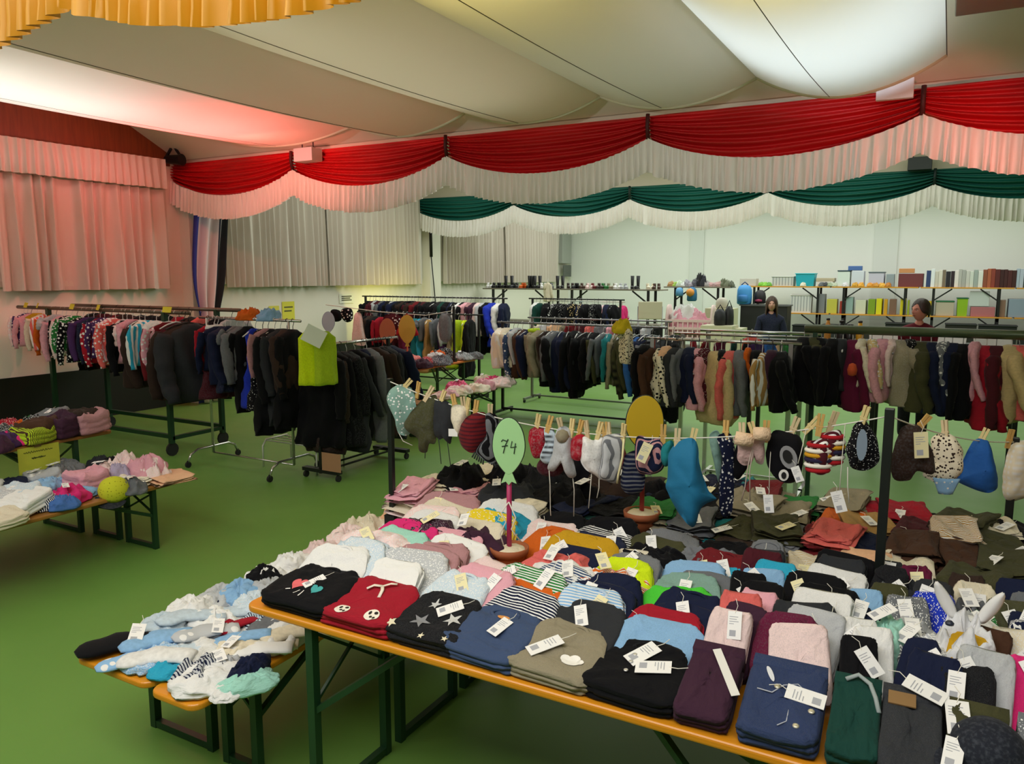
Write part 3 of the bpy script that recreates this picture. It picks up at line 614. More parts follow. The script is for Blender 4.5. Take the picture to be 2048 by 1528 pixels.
# second pair of table rows: stacks of dark trousers, browns and reds
GX = [-2.34, -2.13, -1.93, -1.73, -1.53, -1.33, -1.13, -.94, -.75, -.56, -.37, -.22, -.06, .11, .28]
GRID = [  # four stack rows from the middle posts to the rear edge, bottom to top
 ['pp cm pk', 'pe pp.p', 'pp cm', 'pk.h wh cm', 'wh.h pb', 'kh.p ol', 'gy.h bk lg', 'mr nb', 'mr nb', 'gy.h ol', 'kh sd.s', 'pp.p pk pe', 'lg.s gy cm', 'nv nb ol', 'cg nv'],
 ['pk pe cm', 'pp.f co pk', 'bk bk', 'bk.j bk', 'bk nv', 'dg bk', 'bk kh gn', 'bk.s gy', 'te ol', 'or gy.h ol', 'rd dr co', 'pk nv', 'sd nv br', 'cm.h ol tn', 'bk br mu', ],
 ['pe pk.h cm', 'rd pk cm', 'bk nv', 'bk.h bk', 'bk cg', 'gy nv.h', 'bk te', 'nb bk', 'cm.s bk kh', 'ol br sd', 'co ol or', 'dr tn tn', 'br sd mr', 'br bk tn.s', 'bk nb ol', 'bk gy'],
 ['', 'bk', 'bk bk cg', 'bk nb bk', 'mr kh nb', 'dp nb', 'bk sg', 'bk bk nv', 'lg.h cm co', 'bk gn', 'ol gn kh', 'tn or rd', 'dr bk rd', 'dr bk ol', 'bk bk cm', 'nb bk'],
]
STK = ['topmost', 'second', 'lowest']
for ri, row in enumerate(GRID):
    yb = 3.06+.235*ri; sc_ = -1
    for gi, st in enumerate(row):
        toks = st.split(); x = (GX+[.45])[gi]; z = TZ
        if gi > 4: toks = [{'tn': 'br', 'sd': 'kh', 'co': 'dr', 'mu': 'ol', 'lg': 'gy', 'cm': 'kh'}.get(t, t) if rnd.random() < .7 else t for t in toks]  # right stacks get darker cloth, with the dimmer light there put into colours
        if gi > 2 and ri > 0 and len(toks) < 4: toks = [rnd.choice(['bk', 'cg', 'nb', 'mr', 'ol', 'nv', 'br'])]+toks
        if math.hypot(x+1.155, yb+.1-3.24) < .15: continue
        if abs(x+1.53) < .03 and ri == 0: continue
        if gi == 0 and ri > 1: x += .04*ri
        sc_ += 1
        for q, tk in enumerate(toks):
            m, cn = col(tk); h = rnd.uniform(.034, .05); top = q == len(toks)-1
            tp = (rnd.uniform(-.3, .3), rnd.uniform(-.02, .4)) if (top and rnd.random() < .62) else None
            folded('slab', x+rnd.uniform(-.015, .015), yb+rnd.uniform(-.015, .015), z, rnd.uniform(.165, .22), rnd.uniform(.22, .27), h, tk,
                   '%s folded trousers, %s in the %s stack of the %s rear row' % (cn, {1: 'alone', 2: ('lower' if q == 0 else 'upper'), 3: ('lowest', 'middle', 'topmost')[min(q, 2)], 4: ('lowest', 'second lowest', 'second highest', 'topmost')[min(q, 3)]}[min(4, len(toks))], ordw(sc_), ordw(ri)), 'trousers', 'stacks of folded trousers', rx=rnd.uniform(.02, .14), rz=rnd.uniform(-.35, .35), ry=rnd.uniform(-.07, .07), tagp=tp, yel=rnd.random() < .25)
            z += h*.92
# loose black trousers draped high at the left rear of the display
for q, (x, y, w, d, h, tk, a) in enumerate([(-2.2, 3.32, .26, .3, .14, 'bk', .3), (-2.02, 3.45, .3, .28, .15, 'bk', -.2), (-1.8, 3.5, .3, .28, .15, 'bk.h', .5), (-1.85, 3.2, .3, .26, .12, 'cg', .2), (-1.6, 3.35, .28, .28, .13, 'bk', -.4), (-1.72, 3.72, .3, .26, .2, 'bk', .1), (-1.55, 3.85, .26, .24, .22, 'dr', .4), (-1.35, 3.55, .3, .3, .14, 'nb', .7), (-1.15, 3.5, .32, .28, .13, 'bk', .2), (-1.0, 3.72, .3, .26, .12, 'bk.h', -.3), (-.86, 3.9, .22, .2, .12, 'te.k', 0), (-.74, 3.62, .26, .22, .13, 'kh', .4)]):
    folded('heap', x, y, TZ+.07, w, d, h, tk, '%s trousers heaped loosely on the rear tables, %s from the left' % (col(tk)[1], ordw(q)), 'trousers', 'loosely heaped dark trousers', rz=a, tagp=(rnd.uniform(-.3, .3), rnd.uniform(.2, .6)))
# socks, bibs and small things on the two low benches
SB = .461
socks = [('bk', -2.93, 1.87, .2, 1.5), ('lb', -2.80, 1.95, .15, 1.3), ('pb', -2.86, 2.15, .3, 1.2), ('lb.p', -2.76, 1.80, .1, 1.1), ('wh', -2.68, 1.86, -.1, 1.3), ('lg.p', -2.66, 2.08, .2, 1.2), ('wh.s.nv', -2.88, 2.38, .3, 1.1), ('pb', -2.72, 2.32, .0, 1.1), ('rd', -2.60, 2.18, .9, .8), ('wh', -2.56, 2.30, .6, 1.0), ('lb', -2.52, 2.12, .2, 1.1), ('gy', -2.48, 2.3, .4, 1.1), ('cm', -2.42, 2.16, .1, 1.2), ('wh.s', -2.36, 2.1, -.1, 1.2), ('cm', -2.34, 2.26, .2, 1.2), ('bl.p', -2.50, 2.48, .2, 1.0), ('wh', -2.40, 2.44, .3, 1.0), ('pb.s', -2.78, 2.52, .4, 1.1), ('cm', -2.9, 2.56, .2, 1.0), ('gy', -2.62, 2.55, .3, 1.0), ('lg', -2.68, 2.7, .5, 1.0), ('wh', -2.86, 2.74, .3, 1.0), ('bk', -2.74, 2.84, .8, 1.0), ('pb', -2.55, 2.74, .2, 1.1)]
for q, (tk, x, y, a, s) in enumerate(socks):
    m, cn = col(tk); o = link('sock', SOCK[q % 4], m, None, (x, y, SB+.012+.012*(q % 3)), (rnd.uniform(-.05, .1), rnd.uniform(-.1, .1), a-.5), (s*1.5, s*1.05, s*1.0), own=True)
    tag(o, '%s sock on the sock benches, %s from the near end' % (cn, ordw(q)), 'sock', 'socks on the low benches')
    if q in (0, 5): add_tag(o, .02, .05, .03, .9, .2, .8)
heaps = [('lb.f', -2.72, 1.88, .2, .24, .05), ('wh', -2.60, 1.98, .22, .22, .06), ('pb', -2.9, 2.08, .2, .2, .06), ('wh.s', -2.76, 2.24, .22, .2, .07), ('lg.h', -2.92, 2.40, .18, .2, .08), ('pb.s.nv', -2.56, 2.32, .2, .2, .07), ('wh.k', -2.44, 2.36, .2, .2, .08), ('cm.h', -2.46, 2.08, .2, .22, .06), ('wh', -2.34, 2.24, .2, .24, .07), ('lg', -2.74, 2.56, .22, .2, .1), ('bl.p', -2.56, 2.5, .16, .16, .09), ('wh.f', -2.9, 2.66, .2, .2, .1), ('rd', -2.62, 2.2, .1, .1, .06), ('tq', -2.52, 1.80, .17, .2, .05), ('pb.h', -2.62, 1.72, .22, .25, .05), ('wh.h', -2.34, 1.74, .24, .25, .07), ('lg.s.nv', -2.42, 1.78, .2, .22, .09), ('mi', -2.26, 1.72, .16, .22, .06), ('nv', -2.22, 1.98, .13, .2, .09), ('wh', -2.2, 1.82, .12, .18, .04), ('lg', -2.36, 1.96, .15, .12, .07), ('tq', -2.46, 1.96, .12, .1, .05), ('gy.h', -2.62, 2.14, .12, .14, .06), ('pb', -2.74, 2.02, .2, .22, .05),
         ('wh.h', -2.9, 2.26, .2, .22, .08), ('pb.f', -2.68, 2.42, .2, .2, .09), ('lb', -2.84, 2.46, .18, .2, .1), ('cm.f', -2.42, 2.6, .2, .2, .1), ('bk', -2.86, 2.62, .2, .16, .12), ('cm', -2.66, 2.66, .24, .2, .12), ('bk.p', -2.5, 2.72, .2, .2, .14), ('wh.f', -2.88, 2.84, .22, .22, .12), ('nv.s', -2.64, 2.86, .22, .2, .15), ('lg', -2.42, 2.84, .2, .2, .16), ('pp', -2.86, 3.02, .24, .22, .14), ('cm.f', -2.62, 3.04, .26, .24, .18), ('wh', -2.4, 3.02, .22, .22, .2),
         ('pp.f', -2.84, 3.22, .26, .24, .16), ('wh.s', -2.58, 3.24, .26, .24, .22), ('cm', -2.84, 3.42, .26, .24, .18), ('pk.p', -2.58, 3.44, .26, .24, .24), ('pe', -2.8, 3.62, .26, .26, .2), ('co', -2.56, 3.64, .28, .26, .26), ('cm.k', -2.8, 3.82, .26, .2, .2), ('pk', -2.54, 3.84, .26, .22, .26)]
for q, (tk, x, y, w, d, h) in enumerate(heaps):
    folded('heap', x, max(y-d/2, 1.745+.04*(q%3)), SB+.006, w, d, h*.85, tk, '%s crumpled baby garment on the sock benches, %s from the near end' % (col(tk)[1], ordw(q)), 'baby clothes', 'baby clothes on the low benches', rz=rnd.uniform(-.5, .5), tagp=(0, .4) if q in (7, 20) else None)

# ------------------------------------------------------------------ hanging garments
def ring_body(levels, seed, n=36, wr=.012, openhem=True):
    """levels: (z, half width along y, half thickness along x, x shift)"""
    vs = []; L0 = levels; levels = L0[:4]                 # shoulders stay crisp, the rest is divided more finely for folds
    for a, b in zip(L0[3:-1], L0[4:]):
        m_ = max(1, round((a[0]-b[0])/.05)); levels = levels+[tuple(p+(q-p)*w/m_ for p, q in zip(a, b)) for w in range(1, m_+1)]
    k = len(levels)
    for i, (z, hy, hx, dx) in enumerate(levels):
        t = i/(k-1)
        for j in range(n):
            a = 2*PI*j/n; c, s = math.cos(a), math.sin(a)
            y = math.copysign(abs(s)**.75, s)*hy; x = math.copysign(abs(c)**.9, c)*hx+dx
            x += wr*(.3+t)*(.9*math.sin(y*42+seed*3+z*5)+2.4*nz(y*7+seed, z*5, c*.6)+1.4*nz(y*17, z*13+seed, c))
            y += wr*.9*nz(z*6, seed, a)
            vs.append((x, y, z+wr*.8*nz(y*6, x*4, seed)))
    fs = [(i*n+j, i*n+(j+1) % n, (i+1)*n+(j+1) % n, (i+1)*n+j) for i in range(k-1) for j in range(n)]
    fs = [f[::-1] for f in fs]; fs += [tuple(range(n)), tuple(range(k*n-1, (k-1)*n-1, -1))]
    mb = MB(); mb.add(vs, fs); return mb
def sleeve_mesh(sd, seed, length=.52, r0=.072, r1=.052, swing=.03):
    mb = MB(); pts = []; rs = []; n = 16
    for q in range(n):
        t = q/(n-1.); bend = .016*math.exp(-((t-.5)/.22)**2)
        pts.append((swing*t*t*2+.014*nz(t*2.5, seed, 1)+bend*(1 if seed % 2 else -1)*.6, sd*(.180+.066*math.sin(min(1, t*1.5)*PI/2)-.02*t), -.15-length*t)); rs.append((r0+(r1-r0)*t)*(1+.12*nz(t*10, seed, 4)+.07*math.sin(t*34+seed)*(1 if .3 < t < .75 else .4)) if q < n-1 else r1*.86)
    rs[0] = .05
    if length > .3: rs[-2] = r1*.80; rs[-1] = r1*.9
    mb.tube(pts, rs, 14, flat=.56, fax=(1, 0, 0))
    mb.v = [(x+.012*nz(y*16+seed, z*16, 3), y+.006*nz(x*20, z*18, seed), z) for x, y, z in mb.v]; return mb
def G(levels, seed, wr=.012): return ring_body(levels, seed, wr=wr)
GM = {}
for sd in range(4):
    r_ = random.Random(sd*17+3); b = r_.uniform(-.01, .01)
    GM['jacket', sd] = dict(body=G([(-.085, .05, .035, 0), (-.105, .075, .05, 0), (-.125, .14, .056, 0), (-.16, .195, .062, 0), (-.23, .205, .075, b), (-.36, .20, .088, 0), (-.5, .205, .088, b), (-.62, .212, .082, 0), (-.665, .20, .07, 0), (-.68, .205, .06, 0)], sd).mesh('jacket_body'),
        sleeve=[sleeve_mesh(s, sd+s).mesh('sleeve') for s in (-1, 1)])
    GM['shirt', sd] = dict(body=G([(-.09, .055, .022, 0), (-.11, .09, .03, 0), (-.13, .15, .034, 0), (-.165, .19, .036, 0), (-.25, .185, .042, b), (-.4, .18, .045, 0), (-.52, .19, .042, b), (-.56, .192, .036, 0)], sd+9, .009).mesh('shirt_body'),
        sleeve=[sleeve_mesh(s, sd+s+5, .44, .046, .032, .02).mesh('sleeve') for s in (-1, 1)])
    GM['tee', sd] = dict(body=GM['shirt', sd]['body'], sleeve=[sleeve_mesh(s, sd+s+5, .15, .055, .05, .0).mesh('short_sleeve') for s in (-1, 1)])
    GM['coat', sd] = dict(body=G([(-.085, .05, .035, 0), (-.105, .075, .05, 0), (-.13, .15, .056, 0), (-.17, .20, .06, 0), (-.3, .20, .07, b), (-.5, .205, .075, 0), (-.75, .225, .078, b), (-1.0, .24, .075, 0), (-1.04, .24, .06, 0)], sd+3, .015).mesh('coat_body'),
        sleeve=[sleeve_mesh(s, sd+s+2, .58, .062, .05).mesh('sleeve') for s in (-1, 1)])
    GM['dress', sd] = dict(body=G([(-.09, .05, .022, 0), (-.12, .11, .03, 0), (-.16, .14, .034, 0), (-.3, .135, .04, b), (-.42, .13, .045, 0), (-.6, .175, .06, b), (-.82, .22, .07, 0), (-.85, .225, .07, 0)], sd+6, .018).mesh('dress_body'), sleeve=[])
    GM['vest', sd] = dict(body=G([(-.085, .06, .035, 0), (-.11, .10, .045, 0), (-.14, .155, .05, 0), (-.25, .16, .07, b), (-.38, .165, .072, 0), (-.5, .175, .068, b), (-.53, .172, .06, 0)], sd+8).mesh('vest_body'), sleeve=[])
    GM['trousers', sd] = dict(body=G([(-.10, .17, .022, 0), (-.13, .175, .03, 0), (-.3, .17, .034, b), (-.5, .16, .036, 0), (-.7, .14, .034, b), (-.85, .13, .03, 0)], sd+12, .01).mesh('trouser_body'), sleeve=[])
for g in GM.values():
    for me in [g['body']]+g['sleeve']:
        if not me.materials: me.materials.append(cloth('#808080'))
HOODS = []
for sd in range(2):
    mb = MB(); vs = []
    mb.lathe([(.02, -.14), (.065, -.12), (.085, -.06), (.08, 0), (.06, .04), (.03, .058), (.004, .062)], 16)
    mb.v = [(x*.75+.02*nz(x*20, y*20, sd), y*1.05, z+.015*nz(x*15, y*15, sd+3)) for x, y, z in mb.v]
    me = mb.mesh('hood'); me.materials.append(cloth('#808080')); HOODS.append(me)
mb = MB(); mb.lathe([(.09, -.03), (.105, 0), (.09, .03), (.05, .02), (.05, -.02)], 18); mb.v = [(x*.6+.008*nz(x*30, y*30, z*30), y, z+.008*nz(x*25, y*25, 2)) for x, y, z in mb.v]
FURC = mb.mesh('collar'); FURC.materials.append(cloth('#808080'))
# hanger: hook over the rail and two sloping arms
def hanger_mesh():
    mb = MB(); hook = [(0, .0, .0-.095)]+[(0, 0, -.06)]+[(0, .019*math.sin(a)+.0, -.0-.019*math.cos(a)*-1+.0) for a in []]
    pts = [(0, 0, -.10), (0, 0, -.055), (0, .012, -.035), (0, .021, -.008), (0, .016, .014), (0, 0, .0215), (0, -.016, .014), (0, -.021, -.004)]
    mb.tube(pts, .0034, 6); mb.tube([(0, -.185, -.165), (0, -.10, -.125), (0, 0, -.10), (0, .10, -.125), (0, .185, -.165)], [.006, .008, .009, .008, .006], 6)
    return mb.mesh('clothes_hanger')
HANG = hanger_mesh(); HANGM = {'w': mat('#e2e2e0', .35, name='white_plastic'), 'b': mat('#1a1a1c', .4, name='black_plastic'), 'g': mat('#9a9a9c', .3, .6, name='grey_metal')}
HANG.materials.append(HANGM['w'])
KN = {'j': 'jacket', 's': 'shirt', 't': 'tee', 'c': 'coat', 'd': 'dress', 'v': 'vest', 'p': 'trousers', 'h': 'jacket'}
KW = {'j': 'jacket', 's': 'top', 't': 't-shirt', 'c': 'long coat', 'd': 'dress', 'v': 'sleeveless vest', 'p': 'trousers', 'h': 'hooded jacket'}
KC = {'j': 'jacket', 's': 'top', 't': 't-shirt', 'c': 'coat', 'd': 'dress', 'v': 'vest', 'p': 'trousers', 'h': 'jacket'}
def hang_garment(kk, tok, p, rz, sc, label, group, hang='w', fur=None, tagc=False, sx=1.):
    kn = KN[kk]; sd = rnd.randrange(4); g = GM[kn, sd]; m, cn = col(tok)
    nm = {'j': 'jacket', 's': 'shirt', 't': 'tee_shirt', 'c': 'coat', 'd': 'dress', 'v': 'vest', 'p': 'trousers', 'h': 'hooded_jacket'}[kk]
    r = empty(nm, p, rz, label, KC[kk], group); r.rotation_euler = (rnd.uniform(-.05, .05), rnd.uniform(-.05, .05), rz); sx *= rnd.uniform(1.05, 1.5); r.scale = (sc*sx, sc*rnd.uniform(.95, 1.1), sc*rnd.uniform(.94, 1.08))
    link('body', g['body'], m, r, own=True)
    for s in g['sleeve']:
        o = link('sleeve', s, m, r, own=True); o.rotation_euler = (0, rnd.uniform(-.16, .16), 0)
    if kk == 'h': link('hood', HOODS[sd % 2], m, r, (-.05 if rnd.random() < .5 else .05, 0, -.17), (rnd.uniform(-.2, .2), .3, 0), own=True)
    if fur: link('collar', FURC, col(fur)[0], r, (0, 0, -.105), own=True)
    if tagc: o = add_tag(r, .09*rnd.choice((-1, 1)), .02, -.30, 1.57, 0, 1.2/sc); o.rotation_euler = (PI/2, 0, PI/2)
    if hang:
        h = link('clothes_hanger', HANG, HANGM[hang], None, p, (0, 0, rz), (sc*.95,)*3, own=True)
        h.scale = (1, .95*sc, 1)
    return r, (h if hang else None)
def rack_items(spec, a, b, sc, name, hname, jit=.25, hang='wwbg', rz0=0., skip=()):
    """spec: 'kind:colour[:scale]' from end a to end b of the rail"""
    its = spec.split(); a = Vector(a); b = Vector(b); base = math.atan2(b.y-a.y, b.x-a.x)
    for i, t in enumerate(its):
        f = t.split(':'); u = (i+.5+rnd.uniform(-.22, .22))/len(its); p = a+(b-a)*u
        k, tok = f[0], f[1]; s = float(f[2]) if len(f) > 2 and f[2] else 1.
        fur = (f[3] or None) if len(f) > 3 else None
        rz = base+rz0+(float(f[4]) if len(f) > 4 and f[4] else rnd.uniform(-jit, jit))
        lab = '%s %s on the %s, %s from its %s' % (col(tok)[1], KW[k], name, ordw(i), 'near end' if 'coat rack' in name else 'left end')
        r, h = hang_garment(k, tok, p, rz, sc*s, lab, 'garments on the '+name, rnd.choice(hang), fur, rnd.random() < .18)
        if h: tag(h, 'thin clothes hanger hooked on the %s' % hname, 'hanger', 'hangers on the '+hname)
ends = ['left']
CHROME = mat('#c9c9c6', .18, .9, name='chrome'); GREENP = mat('#12381f', .4, name='green_paint'); RUB = mat('#1b1b1b', .7, name='black_rubber')
def caster(mb, x, y, r=.035):
    mb.tube([(x-.012, y, r), (x+.012, y, r)], r, 12); mb.bar((x, y, r), (x, y, r*2.3), .016)

# green double rail on the left
r = empty('garment_rack', (-8.8, 5.95, 0), 0, 'long green two-rail clothes rack on wheels at the left wall', 'clothes rack'); P = Matrix.Translation(-r.location)
def part(name, mb, m, smooth=True):
    o = mb.build(name, m, None, smooth); o.parent = r; o.matrix_parent_inverse = P; return o
for y in (5.6, 6.3):
    mb = MB(); mb.tube([(-10.25, y, 1.6), (-7.05, y, 1.6)], .022, 8); part('rail', mb, mat('#6a5a4a', .4, .3, name='rail_steel'))
    for x in (-7.45, -9.6):
        mb = MB(); mb.bar((x, y, .14), (x, y, 1.6), .05, .05); part('post', mb, GREENP, False)
    mb = MB(); mb.bar((-9.6, y, .22), (-7.45, y, .22), .045, .045); part('base_bar', mb, GREENP, False)
for x in (-7.45, -9.6):
    mb = MB(); mb.bar((x, 5.6, .2), (x, 6.3, .2), .05, .04); part('cross_bar', mb, GREENP, False)
    for y in (5.6, 6.3): mb = MB(); caster(mb, x, y, .075); part('wheel', mb, RUB, False)
rack_items('s:pp.f:.62 s:pu.f:.6 s:pk:.62 v:mu:.6 s:cm:.6 s:co.s:.66 s:or:.7 t:lg:.6 s:pk.k:.72 s:bk.f.pp:.7 s:pp.f:.7 s:gn.f:.66 s:bk.f:.76 s:pu:.74 s:nv.h:.76 s:rd.p:.74 s:pu.p:.7 s:wh.s.pk:.7 s:co.f:.76'+' t:pp.p:.86::.5 s:bk:.86 s:pk:.76 j:nb:.86 v:cm.s:.8 s:tq.s:.8 v:wh:.82 s:pk.f:.86 s:dr:.86 j:mr:.94 j:nb:1.0 j:cg:1.02', (-10.2, 5.6, 1.6), (-7.0, 5.6, 1.6), 1.38, 'long green rack front rail', 'long green rack', .4, 'wwb')
rack_items('j:bk:1 j:mr:1 s:dr:1 j:nb:1 s:bk:1 j:bk.h:1 c:bk:.8 s:rd:.9 j:nb:1 s:co:.9 j:bk:1 s:lg:.8', (-9.9, 6.3, 1.6), (-7.1, 6.3, 1.6), 1.2, 'long green rack rear rail', 'long green rack', .25, 'b')
NOTE = mat('#e2d23a', .8, name='yellow_paper')
for i, x in enumerate((-10.0, -9.75, -9.05, -8.55, -7.35)):
    mb = MB(); a = rnd.uniform(-.4, .4); mb.prism([(-.05, -.03), (.05, -.035), (.055, .03), (-.05, .035)], -.001, .001, Matrix.Translation((x, 5.56, 1.63)) @ Matrix.Rotation(a, 4, 'Z') @ Matrix.Rotation(1.2, 4, 'X'))
    tag(mb.build('size_note', NOTE), 'small yellow paper size note on the long green rack, %s from its left end' % ordw(i), 'paper note', 'yellow notes on the green rack')
# chrome rack in the middle left
r = empty('garment_rack', (-6.25, 5.65, 0), 0, 'chrome clothes rack with curved wheeled feet left of the black coat rack', 'clothes rack'); P = Matrix.Translation(-r.location)
for x in (-6.84, -5.66):
    mb = MB(); mb.tube([(x, 5.65, .10), (x, 5.65, 1.56)], .014, 8); part('upright', mb, CHROME)
    mb = MB(); mb.tube([(x, 5.32, .05), (x, 5.36, .13), (x, 5.45, .17), (x, 5.65, .17), (x, 5.85, .17), (x, 5.94, .13), (x, 5.98, .05)], .013, 8); part('curved_foot', mb, CHROME)
    for y in (5.32, 5.98): mb = MB(); caster(mb, x, y, .032); part('wheel', mb, RUB, False)
mb = MB(); mb.tube([(-6.95, 5.65, 1.555), (-5.5, 5.65, 1.555)], .014, 8); part('rail', mb, CHROME)
mb = MB(); mb.tube([(-6.84, 5.65, .10), (-5.66, 5.65, .10)], .010, 8); part('base_bar', mb, CHROME)
rack_items('s:rd:.9 d:mr.h:.92:wh s:nv:1.0 j:nv:1.0 d:nv.h:.9 t:gy:.9 j:gy:1.0 c:bk:.9 d:rb:1.0 d:bk.d:1.05 s:dp:.9 c:bk:1.05 c:cg:1.0 j:nb:1.05 c:bk:1.0', (-6.88, 5.65, 1.555), (-5.55, 5.65, 1.555), 1.0, 'chrome rack', 'chrome rack', .22, 'wb')
for i, (px, tk, rz, s) in enumerate(((618, 'ny', -.75, 1.0), (648, 'lm', -.4, .9))):
    rr, h = hang_garment('v', tk, (unp(px, 640, Y=5.42+.06*i).x, 5.42+.06*i, 1.58), rz, s, ('neon yellow vest carrying a white paper sheet at the end of the chrome rack', 'lime green vest half hidden beside the neon yellow vest')[i], None, None, None, sx=.6); rr.scale = (.6, .66, 1.14)
mb = MB(); mb.prism([(-.095, -.08), (.095, -.08), (.095, .08), (-.095, .08)], -.001, .001, Matrix.Translation(unp(628, 672, Y=5.32)) @ Matrix.Rotation(.75, 4, 'Z') @ Matrix.Rotation(1.45, 4, 'X') @ Matrix.Rotation(-.5, 4, 'Z')); tag(mb.build('paper_sheet', mat('#dfe8dc', .8, name='white_paper')), 'white paper sheet pinned on the neon yellow vest', 'paper sheet')
for i, (x, y, z, tk, a, nm) in enumerate([(unp(503, 630, Y=5.7).x, 5.7, 1.56, 'or', .3, 'orange hat'), (unp(542, 632, Y=5.7).x, 5.7, 1.56, 'lb', .2, 'light blue cap')]):
    o = link('hat', FOLD['heap'][i], col(tk)[0], None, (x, y-.1, z-.02), (0, 0, a), (.24, .2, .12), own=True); tag(o, nm+' resting on top of the chrome rack', 'hat')
# black rack with long coats, running away from the camera
r = empty('garment_rack', (-5.3, 6.1, 0), 0, 'low black rack packed with long dark coats', 'clothes rack'); P = Matrix.Translation(-r.location)
for y in (5.65, 6.75):
    mb = MB(); mb.bar((-5.3, y, .06), (-5.3, y, 1.32), .032, .032); part('upright', mb, BLKS, False)
    mb = MB(); mb.bar((-5.52, y, .09), (-5.06, y, .09), .07, .035); part('foot', mb, BLKS, False)
    for x in (-5.5, -5.08): mb = MB(); caster(mb, x, y, .032); part('wheel', mb, RUB, False)
for dx in (-.08, .08): mb = MB(); mb.tube([(-5.3+dx, 5.65, .10), (-5.3+dx, 6.75, .10)], .011, 6); part('base_bar', mb, BLKS)
mb = MB(); mb.tube([(-5.3, 5.55, 1.32), (-5.3, 6.9, 1.32)], .014, 8); part('rail', mb, CHROME)
rack_items('c:bk:1.0 c:nb.h:1.0 c:bk:1.02 c:bk.h:1.0 c:cg:1.04 c:bk:1.0 j:nv:1.0 c:gy:1.06 c:nb:1.0 j:bk:1.0 c:cg:1.08 j:nv:1.1', (-5.3, 5.64, 1.32), (-5.3, 6.85, 1.32), 1.0, 'low black coat rack', 'low black coat rack', .3, 'wb')
ends = ['left']
mb = MB(); mb.box(-.12, .12, -.09, .09, -.001, .001, Matrix.Translation((-5.12, 5.6, .20)) @ Matrix.Rotation(PI/2, 4, 'X')); tag(mb.build('cardboard_sign', mat('#a9805e', .8, name='cardboard')), 'brown cardboard piece hanging at the hem of the dark coats', 'cardboard')
# low white shoe rack on the floor between them
r = empty('shoe_rack', (-5.9, 6.0, 0), 0, 'low white metal shoe rack on the floor under the dark coats', 'shoe rack'); P = Matrix.Translation(-r.location); WM = mat('#d9dccf', .35, .3, name='white_metal')
for x in (-6.2, -5.45):
    mb = MB(); mb.tube([(x, 5.75, 0), (x, 5.75, .22), (x, 5.8, .28), (x, 6.1, .28), (x, 6.15, .22), (x, 6.15, 0)], .010, 6); part('leg_frame', mb, WM)
for q in range(4): mb = MB(); mb.tube([(-6.2, 5.8+.09*q, .27), (-5.45, 5.8+.09*q, .27)], .007, 6); part('shelf_rod', mb, WM)

# simple straight rack
def straight_rack(a, b, z, label, m, rail=.013, feet=True, railm=None, wheels=True):
    global r, P
    a = Vector((a[0], a[1], 0)); b = Vector((b[0], b[1], 0)); d = (b-a).normalized(); n = Vector((-d.y, d.x, 0)); c = (a+b)/2
    r = empty('garment_rack', c, 0, label, 'clothes rack'); P = Matrix.Translation(-c)
    mb = MB(); mb.tube([a-d*.08+Vector((0, 0, z)), b+d*.08+Vector((0, 0, z))], rail, 10); part('rail', mb, railm or m)
    for e in (a, b):
        mb = MB(); mb.bar(e+Vector((0, 0, .05)), e+Vector((0, 0, z)), .034); part('upright', mb, m, False)
        mb = MB(); mb.bar(e-n*.28+Vector((0, 0, .06)), e+n*.28+Vector((0, 0, .06)), .034); part('foot', mb, m, False)
        if wheels:
            for s in (-1, 1): mb = MB(); q = e+n*.26*s; caster(mb, q.x, q.y, .025); part('wheel', mb, RUB, False)
    mb = MB(); mb.bar(a+Vector((0, 0, .09)), b+Vector((0, 0, .09)), .025); part('base_bar', mb, m, False)
STEEL = mat('#8f8f92', .3, .7, name='steel_tube')
straight_rack((-9.95, 12), (-6.85, 12), 1.59, 'long dark rack of coats along the far left wall', BLKS)
rack_items('j:bk h:mr j:lg:.95 j:mr h:gy j:nv j:bk s:lg j:nv h:bk j:nb j:bk j:mr:1:bk j:nb j:dr j:bk j:mr j:bk c:bk j:bk c:bk.h j:dg j:bk j:nv j:bk s:wh.s j:bk j:pk.d:.95 j:dp c:pl j:pp j:lg c:bk j:rb:1.05 d:rb:.95 j:wh c:nv', (-9.9, 12, 1.59), (-6.8, 12, 1.59), 1.0, 'far long dark rack', 'far long dark rack', .3, 'wg')
straight_rack((-8.9, 10.6), (-6.5, 10.6), 1.37, 'lower rack with bright garments in front of the far coats', BLKS)
rack_items('j:bk:.8 j:nb:.8 c:bk:.9 s:rd:.9 d:dr:.9 c:bk:.9 d:mr:1 s:wh:.8 c:bu:.95 d:te:1.05 d:tq:1.02 t:gy:.8 d:tn:1.06 s:gy:.9 d:pu:1.05 s:lg:.9 d:kh:1 d:lm:1.04 d:ny:.95 c:bk:1', (-8.85, 10.6, 1.37), (-6.6, 10.6, 1.37), 1.0, 'lower bright rack', 'lower bright rack', .3, 'wg')
straight_rack((-7.0, 13.4), (-5.2, 13.4), 1.55, 'black rack with dark patterned jackets behind the royal blue dress', BLKS)
rack_items('j:wh:.9 j:dg j:bk s:bk.f j:bk s:bk.d j:bk s:bk.f.sd s:nv.f.sd j:bk j:bk.d s:bk j:nv j:bk', (-7.0, 13.4, 1.55), (-5.3, 13.4, 1.55), 1.0, 'dark patterned rack', 'dark patterned rack', .3, 'bg')
straight_rack((-7.35, 15), (-5.8, 15), 1.46, 'white railed rack with small colourful clothes at the back', WM)
